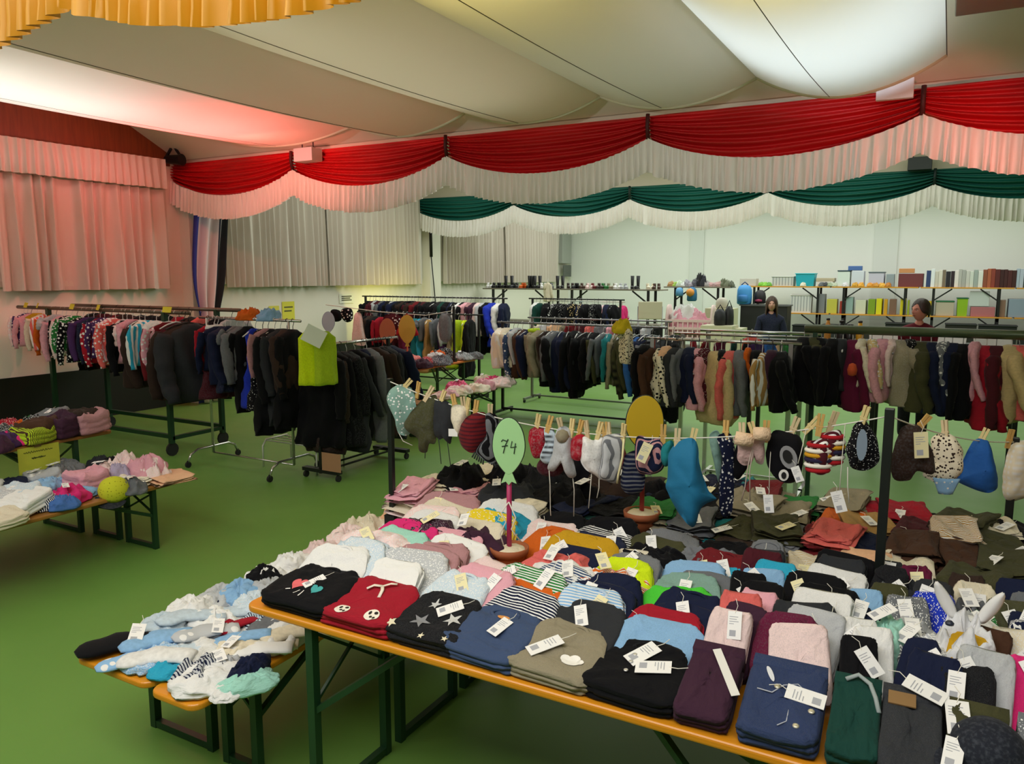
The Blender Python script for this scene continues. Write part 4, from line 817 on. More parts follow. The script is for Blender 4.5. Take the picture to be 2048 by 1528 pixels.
rack_items('s:nv.h:.8 j:nv:.85 s:gy:.8 s:db:.85 j:nv:.85:wh s:wh:.7 j:bk:.8 s:tq:.9 j:tq:.85 s:lv:.8 s:wh.s:.8 s:cg:.8 j:bk:.8 s:gy:.8 s:db:.8 s:lb.s:.8 s:pk.s:.8 s:hp:.8 s:bk:.8 s:pk:.8 s:gn:.8 s:cm:.8 j:hp:.95', (-7.3, 15, 1.46), (-5.75, 15, 1.46), 1.0, 'white railed rack', 'white railed rack', .3, 'wg')
o, h = hang_garment('h', 'cm', (-7.42, 14.9, 1.9), .8, .7, 'cream hooded top hung high beside the white rail', None, 'w'); tag(h, 'white hanger of the cream top hung high', 'hanger')
straight_rack((-5.55, 9.7), (-3.2, 9.7), 1.33, 'long low grey rack with jackets in the middle of the hall', BLKS, railm=STEEL, rail=.016)
rack_items('j:cm.s:.95 j:cm:.9 j:db.p:1.1 j:lg:.9 j:br:1.05 j:nv:1.15 s:kh:.95:lm j:kh:1.1 s:nb:1.1 j:bk:1.2 h:gy:1.1 j:nv:1.25 j:bk:1.25 c:bk:.95 s:cg:1.2 j:bk:1.2 s:ol:1.2 j:bk:1.1 s:gy:1.25 s:te:1.2 s:kh:1.3 s:ol:1.4 s:ol.x.bk:1.45 s:bk:1.3 s:bl:1.5 j:nv:1.3 s:gy.v.bk:1.45 j:cg:1.4 j:bk:1.55:: c:bk:1.15', (-5.6, 9.7, 1.33), (-3.0, 9.7, 1.33), 1.0, 'low grey rack', 'low grey rack', .28, 'wg')
straight_rack((-5.75, 11.0), (-3.55, 11.0), 1.33, 'second low grey rack half hidden behind the first', STEEL)
rack_items('s:cm:.8 s:lg:.8 s:pe:.8 s:kh:.8 s:dr:.8 s:mr:.8 s:co:.8 s:gy:.8 s:pk:.8 s:rd:.8 s:gy:.8 s:bk:.8 s:lg:.8 s:bk:.8', (-5.7, 11.0, 1.33), (-3.6, 11.0, 1.33), 1.0, 'second low grey rack', 'second low grey rack', .3, 'wg')
for q, (y, z) in enumerate(((6.45, 1.46), (7.0, 1.47), (7.5, 1.47))):
    straight_rack((-2.2+.1*q, y), (-1.06, y), z, ('front', 'middle', 'rear')[q]+' one of three close chrome racks right of centre', CHROME)
rack_items('c:bk:.72 s:br:.9 s:cm.f.bk:.98 j:pe:.72 j:cg:.82 s:gy:.85 j:nv:.8 j:pk:.82::.35 j:mr.d:.7 h:sd:.95::.75 s:bk:.8 j:co:.9::.1 j:gy:.8::.3 s:or:.5 v:bk:.7 s:tn.s:.86 v:pl:.7 j:bk:.8', (-2.3, 6.45, 1.46), (-1.1, 6.45, 1.46), 1.0, 'front chrome rack', 'front chrome rack', .25, 'wb')
rack_items('s:rd:.5 s:dr:.6 s:bu:.6 s:dg:.6 s:bk:.6 s:pu:.6 s:bl:.5 s:gn:.6', (-2.05, 7.0, 1.47), (-1.15, 7.0, 1.47), .9, 'middle chrome rack', 'middle chrome rack', .3, 'wb')
o, h = hang_garment('h', 'cm.f.bk', (-2.42, 6.40, 1.62), .6, .52, 'small black patterned cream top with a yellow hat at the end of the chrome rack', None, None)
o = link('hat', FOLD['heap'][1], col('ye')[0], None, (-2.42, 6.28, 1.50), (.2, 0, .4), (.16, .14, .11), own=True); tag(o, 'yellow hat on the left end of the front chrome rack', 'hat')
straight_rack((-.92, 6.7), (2.2, 6.7), 1.57, 'green railed rack with padded coats at the right', GREENP, rail=.036, railm=mat('#4a5a3c', .35, .2, name='green_rail'))
rack_items('j:bk:.9 h:ol:.86::.4 h:bk:.9 j:bk:.95 v:cg:.9 h:bu:.92::.3 s:cm.k:.84 s:sd.f:.76 j:pk:.86::-.2 s:pp:.7 j:kh.h:.86::.45 v:bk.d:.7 h:ol:.95::.2 j:nv:.88 j:gy.f:.82 h:nv:.95::.0 j:bk:.9 j:pk:.7 h:rd:1.0::.15 j:mr:.98 h:sd:1.0::-.1 h:co:.86::.55 h:nv:.95::.4 j:or:.9 j:nb:.9 j:bk:.95 j:cg:.95 h:nv:1.', (-1.04, 6.7, 1.57), (.95, 6.7, 1.57), .97, 'green railed rack', 'green railed rack', .2, 'wg')
# fluffy keyring fox patch on the black jacket
mb = MB(); mb.lathe([(.004, 0), (.03, .01), (.036, .05), (.025, .09), (.004, .1)], 14, (0, 0, 0)); o = mb.build('pom_pom', mat('#c4502a', .9, name='orange_fluff', bump=.4), None, True); o.location = (-.60, 6.38, 1.24); tag(o, 'orange fluffy pendant with white tip on the black jacket', 'pendant')
# standing suitcase handles and prams behind the racks come later

# ------------------------------------------------------------------ posts, clothes line and what is pegged on it
POSTM = mat('#0f1512', .4, name='dark_post')
def post(x, y, z0, z1, label, w=.032):
    r = empty('line_post', (x, y, z0), 0, label, 'post'); mb = MB(); mb.bar((0, 0, 0), (0, 0, z1-z0), w); bevel(mb.build('pole', POSTM, r), .003)
    mb = MB(); mb.box(-.03, .03, -.03, .03, .0, .05); mb.build('clamp', BLKS, r); return r
PA, PB, PC = Vector((-2.395, 3.06, 1.475)), Vector((-.155, 3.06, 1.50)), Vector((.30, 4.03, 1.27))
post(-2.405, 3.07, TZ-.03, 1.49, 'left dark post of the clothes line, standing in pink clothes', .026); post(-.155, 3.045, TZ-.03, 1.53, 'dark green post of the clothes line, right of centre')
r = post(.30, 4.03, TZ, 1.29, 'dark post at the rear right end of the clothes line')
def line_pt(u):
    p = PA+(PB-PA)*u; return Vector((p.x, p.y, p.z-.168*4*u*(1-u)))
def line2_pt(u):
    p = PB+(PC-PB)*u; return Vector((p.x, p.y, p.z-.03*4*u*(1-u)))
LINEM = mat('#dcdad0', .7, name='line_cord')
mb = MB(); mb.tube([line_pt(q/40) for q in range(41)], .0028, 6); tag(mb.build('clothes_line', LINEM, None, True), 'white cord sagging between the left and the right post', 'clothes line')
mb = MB(); mb.tube([line2_pt(q/16) for q in range(17)]+[PC+Vector((.35, .2, -.02))], .0028, 6); tag(mb.build('clothes_line', LINEM, None, True), 'white cord running from the right post to the rear post', 'clothes line')
def peg_mesh():
    mb = MB(); mb.bar((-.004, 0, -.035), (-.0065, 0, .04), .007, .009); mb.bar((.004, 0, -.035), (.0065, 0, .04), .007, .009); mb.tube([(-.012, 0, -.002), (.012, 0, -.002)], .004, 8); return mb.mesh('clothes_peg', False)
PEG = peg_mesh(); PW = [mat(h, .6, name='peg_wood') for h in ('#d8c389', '#c69f5a', '#cdb992')]; PEG.materials.append(PW[0])
_pn = [0]
def peg(p, tilt=0, c=None):
    o = link('clothes_peg', PEG, PW[c if c is not None else _pn[0] % 3], None, p, (rnd.uniform(-.2, .2), tilt, rnd.uniform(-.5, .5)), (1.15, 1.15, 1.15), own=True)
    _pn[0] += 1; tag(o, 'wooden peg on the clothes line, %s in building order'.replace(' in building order', ' from the left post') % ordw(_pn[0]-1), 'peg', 'pegs on the clothes line'); return o
def xu(px): 
    """parameter on the first line for a picture column"""
    best = min(range(0, 401), key=lambda q: abs(proj(line_pt(q/400.))[0]-px)); return best/400.
def xu2(px):
    best = min(range(0, 401), key=lambda q: abs(proj(line2_pt(q/400.))[0]-px)); return best/400.
def proj(p):
    v = Vector(p)-Vector((0, 0, CAMH)); Fw = Vector((-math.sin(YAW)*math.cos(PITCH), math.cos(YAW)*math.cos(PITCH), -math.sin(PITCH))); Rt = Vector((math.cos(YAW), math.sin(YAW), 0)); Up = Rt.cross(Fw)
    w = v.dot(Fw); return (CX+FPX*v.dot(Rt)/w, CY-FPX*v.dot(Up)/w)
def blade(outline, th, seed, puff=1., wav=.008):
    """soft double-sided cushion from an outline in the x-z plane (metres, hung from 0,0)"""
    n = len(outline); cx = sum(p[0] for p in outline)/n; cz = sum(p[1] for p in outline)/n; mb = MB(); vs = []; K = 6
    for side in (1, -1):
        for k in range(K):
            t = k/(K-1.)
            for j, (x, z) in enumerate(outline):
                rr = 1-t*.98; px, pz = cx+(x-cx)*rr, cz+(z-cz)*rr
                y = side*th/2*(1-(rr)**3)**.6*puff+wav*nz(px*22+seed, pz*22, side*.2)*(1 if rr < .99 else .6)+wav*1.5*math.sin(px*40+seed)*(1-rr*.3)
                vs.append((px+wav*.5*nz(pz*25, seed, 1), y, pz))
    for s in (0, 1):
        o_ = s*K*n
        for k in range(K-1):
            for j in range(n):
                f = (o_+k*n+j, o_+k*n+(j+1) % n, o_+(k+1)*n+(j+1) % n, o_+(k+1)*n+j); mb.f.append(f if s else f[::-1]); mb.mi.append(0)
    for j in range(n): mb.f.append((j, (j+1) % n, K*n+(j+1) % n, K*n+j)); mb.mi.append(0)
    mb.v = vs; return mb
def smooth_outline(pts, n=5):
    out = []; k = len(pts)
    for i in range(k):
        p0, p1, p2, p3 = (Vector(pts[(i+d) % k]) for d in (-1, 0, 1, 2))
        for q in range(n):
            t = q/n; out.append(tuple(.5*((2*p1)+(-p0+p2)*t+(2*p0-5*p1+4*p2-p3)*t*t+(-p0+3*p1-3*p2+p3)*t**3)))
    return out
PXM = 2.72/1560.    # metres per picture pixel at the line's mean distance from the camera (for sizing only)
def pegged(name, px, outl, tok, label, cat, th=.05, line=1, dy=0., rz=None, group=None, pegs=(0,), tilt=0, seed=0, puff=1., drop=0, s=1.):
    u = xu(px) if line == 1 else xu2(px); p = (line_pt if line == 1 else line2_pt)(u)
    pts = smooth_outline([(x*PXM*s, -z*PXM*s) for x, z in outl])
    r = empty(name, p+Vector((0, dy, -drop)), YAW*.6 if rz is None else rz, label, cat, group)
    r['size'] = s
    m = tok if not isinstance(tok, str) else col(tok, 2.6)[0]
    blade(pts, th*.85, seed, 1., .011).build('body', m, r, True)
    for d in pegs:
        uu = xu(px+d) if line == 1 else xu2(px+d); q = (line_pt if line == 1 else line2_pt)(uu); peg(q+Vector((0, dy, .012)), tilt+rnd.uniform(-.3, .3))
    return r
def strings(r, pts_list, m, name='tie_string', rad=.0022):
    k_ = r['size']
    for pts in pts_list:
        mb = MB(); mb.tube([(x*PXM*k_, y, -z*PXM*(k_ if z < 110 else 1+(k_-1)*.4)) for x, y, z in pts], rad, 5); mb.build(name, m, r, True)
STRW = mat('#d8d4c6', .7, name='pale_string'); STRD = mat('#22242a', .7, name='dark_string')
r = pegged('sun_hat', 812, [(-34, 6), (-10, -8), (14, 4), (22, 40), (20, 66), (2, 98), (-18, 92), (-22, 66), (-40, 30)], 'sg.p.wh', 'pale camouflage sun hat pegged next to the left post', 'hat', .09, seed=1, tilt=.5, s=1.38)
strings(r, [[(-20, 0, 70), (-18, 0, 110), (-8, 0, 132), (12, 0, 142)]], STRW)
r = pegged('earflap_cap', 848, [(-30, 40), (-8, 14), (16, 0), (30, 4), (28, 60), (24, 96), (10, 100), (4, 118), (-12, 116), (-16, 90), (-40, 66)], 'ol.h', 'dark grey-green earflap cap on the left half of the line', 'cap', .10, seed=2, tilt=.3, pegs=(-12, 8), s=1.38)
strings(r, [[(0, 0, 110), (2, 0, 134), (1, 0, 156)]], STRD)
r = pegged('earflap_cap', 884, [(-18, 0), (2, -4), (20, 6), (24, 50), (18, 84), (4, 74), (-8, 78), (-20, 62), (-20, 30)], 'cg', 'plain charcoal cap with two long dangling ties', 'cap', .08, seed=3, tilt=.2, s=1.38)
strings(r, [[(-8, 0, 74), (-6, 0, 110), (-3, 0, 152)], [(10, 0, 78), (13, 0, 120), (17, 0, 160)]], STRD)
r = pegged('baby_bonnet', 918, [(-16, 2), (2, -6), (18, 2), (18, 30), (8, 48), (2, 56), (-8, 48), (-16, 26)], 'cm.h', 'small cream and yellow bonnet beside the dark red knitted hat', 'bonnet', .07, seed=4, pegs=(-8, 10), s=1.38)
mb = MB(); mb.box(-.022, .022, -.001, .001, -.036, 0); o = mb.build('paper_label', mat('#f0f0ec', .7, name='white_card'), r); o.location = (-.02, -.03, -.10)
r = pegged('knit_hat', 950, [(-20, 14), (0, 2), (20, 2), (26, 26), (20, 60), (0, 80), (-20, 76), (-34, 58), (-32, 32)], 'dr.v.mr', 'dark red ribbed knitted hat hanging left of the 74 balloon', 'hat', .11, seed=5, pegs=(-14, 2), drop=0, s=1.38)
r = pegged('scarf', 984, [(-14, -4), (8, -4), (18, 30), (22, 66), (24, 100), (2, 108), (-24, 94), (-40, 84), (-30, 66), (-12, 40)], 'bk.s.gy', 'black and grey striped scarf with fringes beside the 74 balloon', 'scarf', .06, seed=6, pegs=(-4,), s=1.20)
strings(r, [[(-40+4*q, .0, 82+2*q), (-46+5*q, -.005, 94+3*q)] for q in range(12)], STRD, 'fringe', .004)
r = pegged('mitten', 1074, [(-16, 8), (4, 0), (18, 8), (18, 34), (10, 66), (-6, 70), (-14, 54), (-18, 30)], 'rd.h', 'red woollen mitten right of the 74 balloon', 'mitten', .06, seed=7, s=1.20)
r = pegged('mitten', 1098, [(-10, 0), (10, 2), (14, 40), (4, 74), (-10, 78), (-18, 60), (-8, 30)], 'pb.x.cg', 'pale blue checked mitten between red and white woollens', 'mitten', .06, seed=8, tilt=.1, s=1.20)
r = pegged('hat', 1092, [(-10, 60), (12, 56), (28, 70), (26, 96), (8, 112), (-22, 112), (-34, 96), (-26, 76)], 'mr.h', 'dark maroon woolly hat hanging low behind the pale mittens', 'hat', .10, dy=.06, seed=9, pegs=(), s=1.20)
r = pegged('baby_bonnet', 1128, [(-18, 6), (0, -10), (14, -4), (20, 20), (22, 60), (28, 96), (12, 98), (2, 80), (-4, 70), (-20, 90), (-34, 84), (-24, 50)], 'lg.h', 'white-grey woollen bonnet with long ties and a bobble', 'bonnet', .09, seed=10, pegs=(-6, 14), s=1.20)
strings(r, [[(-30, 0, 88), (-27, -.01, 130), (-26, -.01, 190), (-25, -.01, 206)], [(20, 0, 96), (24, 0, 140), (24, 0, 206)]], STRW)
mb = MB(); mb.lathe([(.004, -.03), (.022, -.022), (.032, 0), (.022, .022), (.004, .03)], 14); o = mb.build('bobble', col('kh')[0], r, True); o.location = (.0, -.03, -.02)
r = pegged('mitten', 1160, [(-14, 10), (4, 2), (16, 14), (16, 40), (2, 58), (-16, 54), (-20, 30)], 'rd.k', 'round red woollen mitten left of the white cap', 'mitten', .07, seed=11, s=1.20)
r = pegged('cotton_cap', 1188, [(-22, 6), (0, 12), (22, 2), (24, 40), (22, 80), (16, 96), (0, 84), (-18, 72), (-28, 50)], 'wh.h', 'white cotton cap with hanging ties', 'cap', .08, seed=12, pegs=(-14, 10, 22), s=1.20)
strings(r, [[(-4, 0, 84), (-6, 0, 130), (-9, 0, 176)], [(12, 0, 90), (12, 0, 126), (8, 0, 150)]], STRW)
r = pegged('cotton_cap', 1228, [(-22, 4), (0, -4), (22, 2), (20, 50), (10, 96), (-8, 96), (-28, 84), (-22, 40)], 'lg.s.gy', 'grey mesh cap with a pale piped edge', 'cap', .08, seed=13, pegs=(-12, 20), s=1.20)
strings(r, [[(22, -.03, 2), (20, -.03, 40), (12, -.03, 78), (10, -.02, 96)]], mat('#e4dca8', .7, name='pale_piping'), 'piping', .005)
r = pegged('knit_hat', 1262, [(-16, 40), (14, 36), (22, 80), (18, 116), (-4, 128), (-26, 110), (-24, 70)], 'nv.v.gy', 'dark ribbed hat hanging low before the yellow balloon', 'hat', .09, dy=.05, seed=14, pegs=(), s=1.20)
r = pegged('peaked_cap', 1300, [(-32, 0), (0, 2), (28, 2), (36, 30), (34, 70), (10, 88), (-22, 90), (-34, 60)], 'nv.s.dp', 'dark striped peaked cap with a cream paper label', 'cap', .10, seed=15, pegs=(26,))
add_tag(r, -.02, -.06, -.05, 0, 0, 1.0, True).rotation_euler = (PI/2, .4, 0)
r = pegged('fleece_cap', 1388, [(-42, 30), (-20, 0), (8, -14), (26, 4), (34, 60), (60, 126), (74, 140), (40, 160), (26, 206), (8, 204), (-22, 170), (-46, 120), (-44, 90)], mat('#0d6b94', .8, name='petrol_fleece', bump=.2), 'large petrol blue fleece cap hanging lowest from the line', 'fleece cap', .12, seed=16, pegs=(-18, 12), dy=-.10, tilt=.3, s=.92)
r = pegged('sun_hat', 1335, [(-8, 14), (12, 4), (16, 34), (2, 66), (-12, 60), (-18, 36)], 'te', 'small teal hat with yellow lining beside the petrol cap', 'hat', .06, seed=17, pegs=())
r = pegged('ribbon_ties', 1420, [(-14, 0), (2, -10), (12, 10), (16, 60), (20, 110), (8, 112), (-4, 60), (-12, 30)], 'sg', 'grey-blue ribbon ties hanging behind the petrol cap', 'ribbons', .03, dy=.08, seed=18, pegs=())
r = pegged('child_garment', 1445, [(-18, 4), (12, 0), (22, 40), (24, 120), (20, 190), (-4, 190), (-12, 120), (-6, 60)], 'nv.p', 'long navy garment hanging behind the pink fluffy mittens', 'garment', .06, dy=.06, seed=19)
r = pegged('baby_mittens', 1506, [(-38, 6), (-24, -8), (-2, -4), (10, -18), (34, -16), (36, 4), (30, 12), (30, 58), (16, 60), (10, 46), (4, 64), (-14, 66), (-28, 48), (-28, 18)], mat('#d6b2ae', .95, name='pink_fleece', bump=.5, bscale=90), 'pair of fluffy pale pink mittens on a long cord', 'mittens', .10, seed=20, pegs=(-18, 6, 30), dy=-.03)
mb = MB(); mb.tube([(-.062, -.055, .004), (-.03, -.06, .0), (.0, -.055, -.004)], .026, 10); mb.tube([(.005, -.055, .022), (.03, -.06, .024), (.06, -.055, .022)], .026, 10); mb.build('fluffy_cuff', mat('#e2c3a2', .95, name='cream_fleece', bump=.6, bscale=90), r, True)
strings(r, [[(2, -.04, 20), (-6, -.05, 60), (-10, -.04, 110), (-16, -.03, 142)], [(4, -.04, 24), (-2, -.05, 70), (2, -.04, 140)]], mat('#b9a79c', .8, name='pink_cord'), 'cord')
r = pegged('mitten', 1478, [(-14, 30), (10, 40), (14, 70), (2, 104), (-10, 112), (-18, 90)], 'bk', 'black pointed mitten hanging behind the pink mittens', 'mitten', .05, dy=.07, seed=21, pegs=())
r = pegged('animal_hat', 1568, [(-22, 0), (10, 0), (34, 10), (42, 50), (38, 96), (18, 112), (-8, 108), (-30, 80), (-36, 40)], 'bk', 'black animal hat with big round felt eyes', 'hat', .08, seed=22, pegs=(20, 54), tilt=.4)
deco(r, 'felt_eye', [ell(.012, .0, .030, .046, rot=.35)], mat('#8d8d90', .8, name='grey_felt'), .003).matrix_basis = Matrix.Translation((.0, -.055, -.085)) @ Matrix.Rotation(PI/2, 4, 'X')
deco(r, 'felt_pupil', [ell(.008, .004, .017, .026, rot=.35)], mat('#0c0c0e', .8, name='black_felt'), .003).matrix_basis = Matrix.Translation((.0, -.059, -.085)) @ Matrix.Rotation(PI/2, 4, 'X')
deco(r, 'felt_eye', [ell(.0, 0, .018, .022)], mat('#e2e0da', .8, name='white_felt'), .003).matrix_basis = Matrix.Translation((-.002, -.052, -.155)) @ Matrix.Rotation(PI/2, 4, 'X')
deco(r, 'felt_pupil', [ell(.0, 0, .009, .013)], mat('#0c0c0e', .8, name='black_felt'), .003).matrix_basis = Matrix.Translation((-.002, -.056, -.155)) @ Matrix.Rotation(PI/2, 4, 'X')
for q, (dx, dz) in enumerate(((0, 0), (18, -14))):
    r = pegged('striped_mitten', 1640+dx*1.3, [(-18, 18), (6, 8), (20, 14), (24, 50), (18, 82), (-4, 86), (-18, 70), (-24, 40)], 'mr.s', ('lower', 'upper')[q]+' mitten of the red, white and mustard striped pair', 'mitten', .055, seed=23+q, pegs=(0,), dy=-.03*(1-q), drop=.02*(1-q)+.0)
    # knitted bands, each a ring round the mitten
    for z, h in ((22, '#a51d25'), (34, '#ece7da'), (44, '#c99222'), (54, '#2a2440'), (66, '#ece7da'), (76, '#a51d25')):
        mb = MB(); w = .043*(1.0 if 30 < z < 70 else .86); mb.tube([(w*math.cos(a)+.002, .031*math.sin(a), -z*PXM) for a in [2*PI*k/22 for k in range(23)]], .0085, 6, cap=False); mb.build('knitted_band', cloth(h, 'knit', h), r, True)
r = pegged('dotted_hood', 1728, [(-26, 30), (-14, 6), (4, 0), (20, 20), (34, 60), (28, 96), (6, 108), (-20, 98), (-32, 66)], 'bk.d', 'black dotted hood with grey lining left of the green post', 'hat', .08, seed=26)
deco(r, 'lining', [ell(0, .0, .018, .058)], mat('#7f8fa0', .7, name='blue_lining'), .003).matrix_basis = Matrix.Translation((-.012, -.045, -.08)) @ Matrix.Rotation(PI/2, 4, 'X')
strings(r, [[(-26, 0, 100), (-24, 0, 140), (-20, -.01, 176)]], STRW)
for (u_, dx, dz, w_) in ((1612, -8, 92, .9), (1545, 6, 150, 1.05), (1692, 0, 160, 1.2)):
    q = line_pt(xu(u_)); o = link('paper_tag', TAG, None, None, q+Vector((dx*PXM, -.06, -dz*PXM)), (PI/2, rnd.uniform(-.4, .2), .2), (w_*.8,)*3)
    t_ = q-o.location; mb = MB(); mb.tube([o.location+Vector((0, 0, .04)), o.location+t_*.55+Vector((0, -.015, 0)), q], .0016, 5); st = mb.build('tag_string', mat('#d8d4c6', .7, name='pale_string'), None, True); st.parent = o; bpy.context.view_layer.update(); st.matrix_parent_inverse = o.matrix_world.inverted()
    tag(o, {1612: 'white price tag left of the striped mittens', 1545: 'white price tag low beside the animal hat', 1692: 'white price tag on a long string below the striped mittens'}[u_], 'price tag')
# second line
r = pegged('scarf', 1826, [(-16, 4), (14, 2), (34, 40), (48, 86), (40, 104), (14, 100), (2, 122), (-30, 120), (-42, 80), (-30, 30)], 'nb.h', 'dark brown knitted scarf right of the green post', 'scarf', .08, line=2, seed=27, tilt=.6, pegs=(16,), s=1.0)
o = add_tag(r, .012, -.07, -.06, 0, 0, 1.15, True); o.rotation_euler = (PI/2, -.1, 0)
r = pegged('sun_hat', 1890, [(-20, 6), (2, -4), (24, 8), (38, 40), (40, 80), (22, 104), (2, 116), (-20, 108), (-40, 92), (-18, 66), (-26, 34)], 'cm.f.nb', 'cream sun hat printed with small dark figures', 'hat', .09, line=2, seed=28)
mb = MB(); mb.grid(lambda u, v: ((-28+56*u)*PXM*(1-.5*v), -.055-.01*math.sin(u*PI), (-92-36*v)*PXM), 12, 4); solid(mb.build('brim', col('lb.d')[0], r, True), .004)
r = pegged('knit_hat', 1962, [(-16, 2), (6, -4), (18, 6), (36, 60), (48, 108), (30, 124), (-8, 118), (-44, 100), (-40, 78)], mat('#1758a6', .85, name='blue_wool', bump=.3), 'blue knitted pointed hat near the right picture edge', 'hat', .09, line=2, seed=29, pegs=(2,))
r = pegged('baby_jacket', 2040, [(-12, 10), (14, -6), (44, 4), (60, 60), (58, 130), (20, 150), (-14, 148), (-22, 90)], 'cm.x', 'cream checked baby jacket cut by the right picture edge', 'jacket', .08, line=2, seed=30, pegs=(-22,))
q = PC+Vector((-.06, -.02, -.55)); o = link('paper_tag', TAG, None, None, q, (PI/2, .3, .2), (1.3,)*3); tag(o, 'white price tag dangling below the rear post', 'price tag')
# ------------------------------------------------------------------ balloon signs in pots
TERRA = mat('#a35a34', .7, name='terracotta', bump=.1); PLAST = mat('#ded3b8', .9, name='plaster', bump=.6, bscale=60)
def balloon(x, y, z, rx, rz_, hexc, stick, ztop, label, pot=True, rim='#1f2a22', rot=None, digits=False, thin=False):
    r = empty('balloon_sign', (x, y, z), YAW*.8 if rot is None else rot, label, 'balloon sign')
    zc = ztop-rz_-z
    if pot:
        mb = MB(); mb.lathe([(.052, 0), (.068, .07), (.070, .075), (.080, .076), (.083, .105), (.076, .106), (.072, .095)], 26); mb.build('flower_pot', TERRA, r, True)
        mb = MB(); mb.lathe([(.074, .088), (.06, .10), (.035, .106), (.01, .108)], 22); mb.v = [(a, b, c+.006*nz(a*60, b*60, 1)) for a, b, c in mb.v]; mb.build('plaster_filling', PLAST, r, True)
    mb = MB(); mb.tube([(0, 0, .05 if pot else 0), (0, 0, zc-rz_*.9)], .011 if not thin else .006, 10); mb.build('stick', mat(stick, .5, name='painted_stick'), r, True)
    pts = []
    for q in range(36):
        a = 2*PI*q/36; s = math.sin(a); pts.append((rx*math.cos(a)*(1-.0*s if s > 0 else 1-.42*(-s)**2.2), rz_*s))
    M = Matrix.Translation((0, -.014, zc)) @ Matrix.Rotation(PI/2, 4, 'X')
    mb = MB(); mb.prism(pts, -.005, .005, M); bevel(mb.build('balloon_board', mat(hexc, .6, name='painted_board'), r), .002)
    mb = MB(); mb.tube([M @ Vector((p[0], p[1], 0)) for p in pts+pts[:1]], .0035, 6, cap=False); mb.build('dark_rim', mat(rim, .6, name='rim_ink'), r, True)
    mb = MB(); mb.prism([(-.012, -rz_*.9), (.012, -rz_*.9), (.032, -rz_-.038), (.012, -rz_-.03), (0, -rz_-.045), (-.012, -rz_-.03), (-.032, -rz_-.038)], -.004, .004, M); mb.build('balloon_knot', mat(hexc, .6, name='painted_board'), r)
    if digits:
        ink = mat('#1e3324', .7, name='felt_pen')
        def stroke(pp): mb.tube([M @ Vector((a, b, .007)) for a, b in pp], .0021, 5)
        mb = MB(); stroke([(-.030, .020), (-.024, .028), (-.008, .022), (-.002, .030), (-.014, .004), (-.022, -.028)]); stroke([(-.028, .0), (-.004, .004)]); mb.build('digit_seven', ink, r, True)
        mb = MB(); stroke([(.014, .022), (.008, -.004), (.032, .0)]); stroke([(.028, .014), (.022, -.030)]); mb.build('digit_four', ink, r, True)
    return r
balloon(-1.535, 2.735, TZ, .066, .118, '#a9dc9a', '#b02a5e', 1.425, 'light green balloon board reading 74 in a terracotta pot', digits=True)
r = bpy.data.objects.get('balloon_sign')
mb = MB(); mb.tube([(.0, -.012, .30), (-.03, -.03, .26), (-.01, -.03, .22), (-.035, -.03, .17), (-.02, -.03, .12)], .003, 5); mb.tube([(.0, -.012, .30), (.03, -.03, .24), (.012, -.03, .19), (.05, -.03, .14)], .003, 5); mb.build('ribbon', mat('#e6e0d4', .6, name='pale_ribbon'), r, True)
balloon(-1.155, 3.29, TZ+.06, .085, .125, '#c9a81c', '#a8342e', 1.47, 'yellow balloon board with dark rim in a brown pot', rot=.6)
balloon(-6.2, 8.30, .771, .11, .19, '#e0aa48', '#d8583a', 1.48, 'orange-yellow balloon board on the far table', rim='#c98a30', rot=.7)
balloon(-6.25, 7.95, .771, .10, .17, '#d06a4c', '#c8a08c', 1.45, 'coral balloon board left of the orange-yellow one', rim='#b85a3c', rot=.7, thin=True)
balloon(unp(657, 645, Y=7.2).x, 7.2, 0, .075, .125, '#cdc8dc', '#b0b0b0', 1.56, 'pale lilac balloon board above the black coat rack', rim='#8d88a0', rot=.7, pot=False, thin=True)
# sign at the left table
r = empty('paper_sign', (-5.765, 3.21, .6), PI/2, 'yellow-green paper sign with two lines of handwriting taped to the left table', 'paper sign')
mb = MB(); mb.box(-.15, .15, -.002, 0, -.03, .160); mb.build('paper', mat('#b9bf3a', .8, name='green_paper'), r)
mb = MB()
for row, (xa, xb, zz) in enumerate(((-.11, .10, .122), (-.055, .045, .075))):
    pts = [(xa+(xb-xa)*q/40, -.0035, zz+.006*math.sin(q*1.9+row)+.003*math.sin(q*4.7)) for q in range(41)]; mb.tube(pts, .0022, 4)
mb.build('handwriting', mat('#3f4a16', .8, name='pen_ink'), r, True)
mb = MB(); mb.box(-.03, .02, -.004, -.001, .15, .18); mb.build('tape', mat('#7a6a2a', .5, name='brown_tape'), r)
# the small clothes line behind the mid table with caps and a red bag
post(-6.12, 9.3, .771, 1.56, 'thin black post at the far table end by the lime dress', .03)
mb = MB(); mb.tube([(-8.1, 8.85, 1.56), (-7.2, 9.0, 1.47), (-6.5, 9.15, 1.43), (-6.12, 9.3, 1.5)], .006, 6); tag(mb.build('clothes_line', LINEM, None, True), 'thin far clothes line behind the balloon boards', 'clothes line')
for nm, x, y, z, ol_, tk, lab, cat in (('hat', -6.78, 9.08, 1.43, [(-4, 0), (4, 0), (26, 40), (22, 52), (-22, 52), (-26, 40)], 'rd', 'bright red hat hanging between the balloon boards', 'hat'),
    ('hat', -7.0, 9.05, 1.43, [(-20, 0), (20, 2), (24, 36), (-6, 60), (-26, 34)], 'mr.p', 'dark red patterned hat left of the coral balloon', 'hat'), ('cap', -6.2, 9.22, 1.44, [(-14, 0), (10, 0), (16, 40), (4, 66), (-14, 60), (-18, 30)], 'gy.h', 'grey cap beside the tan dress', 'cap')):
    o = blade(smooth_outline([(a*.0058, -b*.0058) for a, b in ol_]), .1, 3).build(nm, col(tk)[0], None, True); o.location = (x, y, z); o.rotation_euler = (0, 0, .6); tag(o, lab, cat)

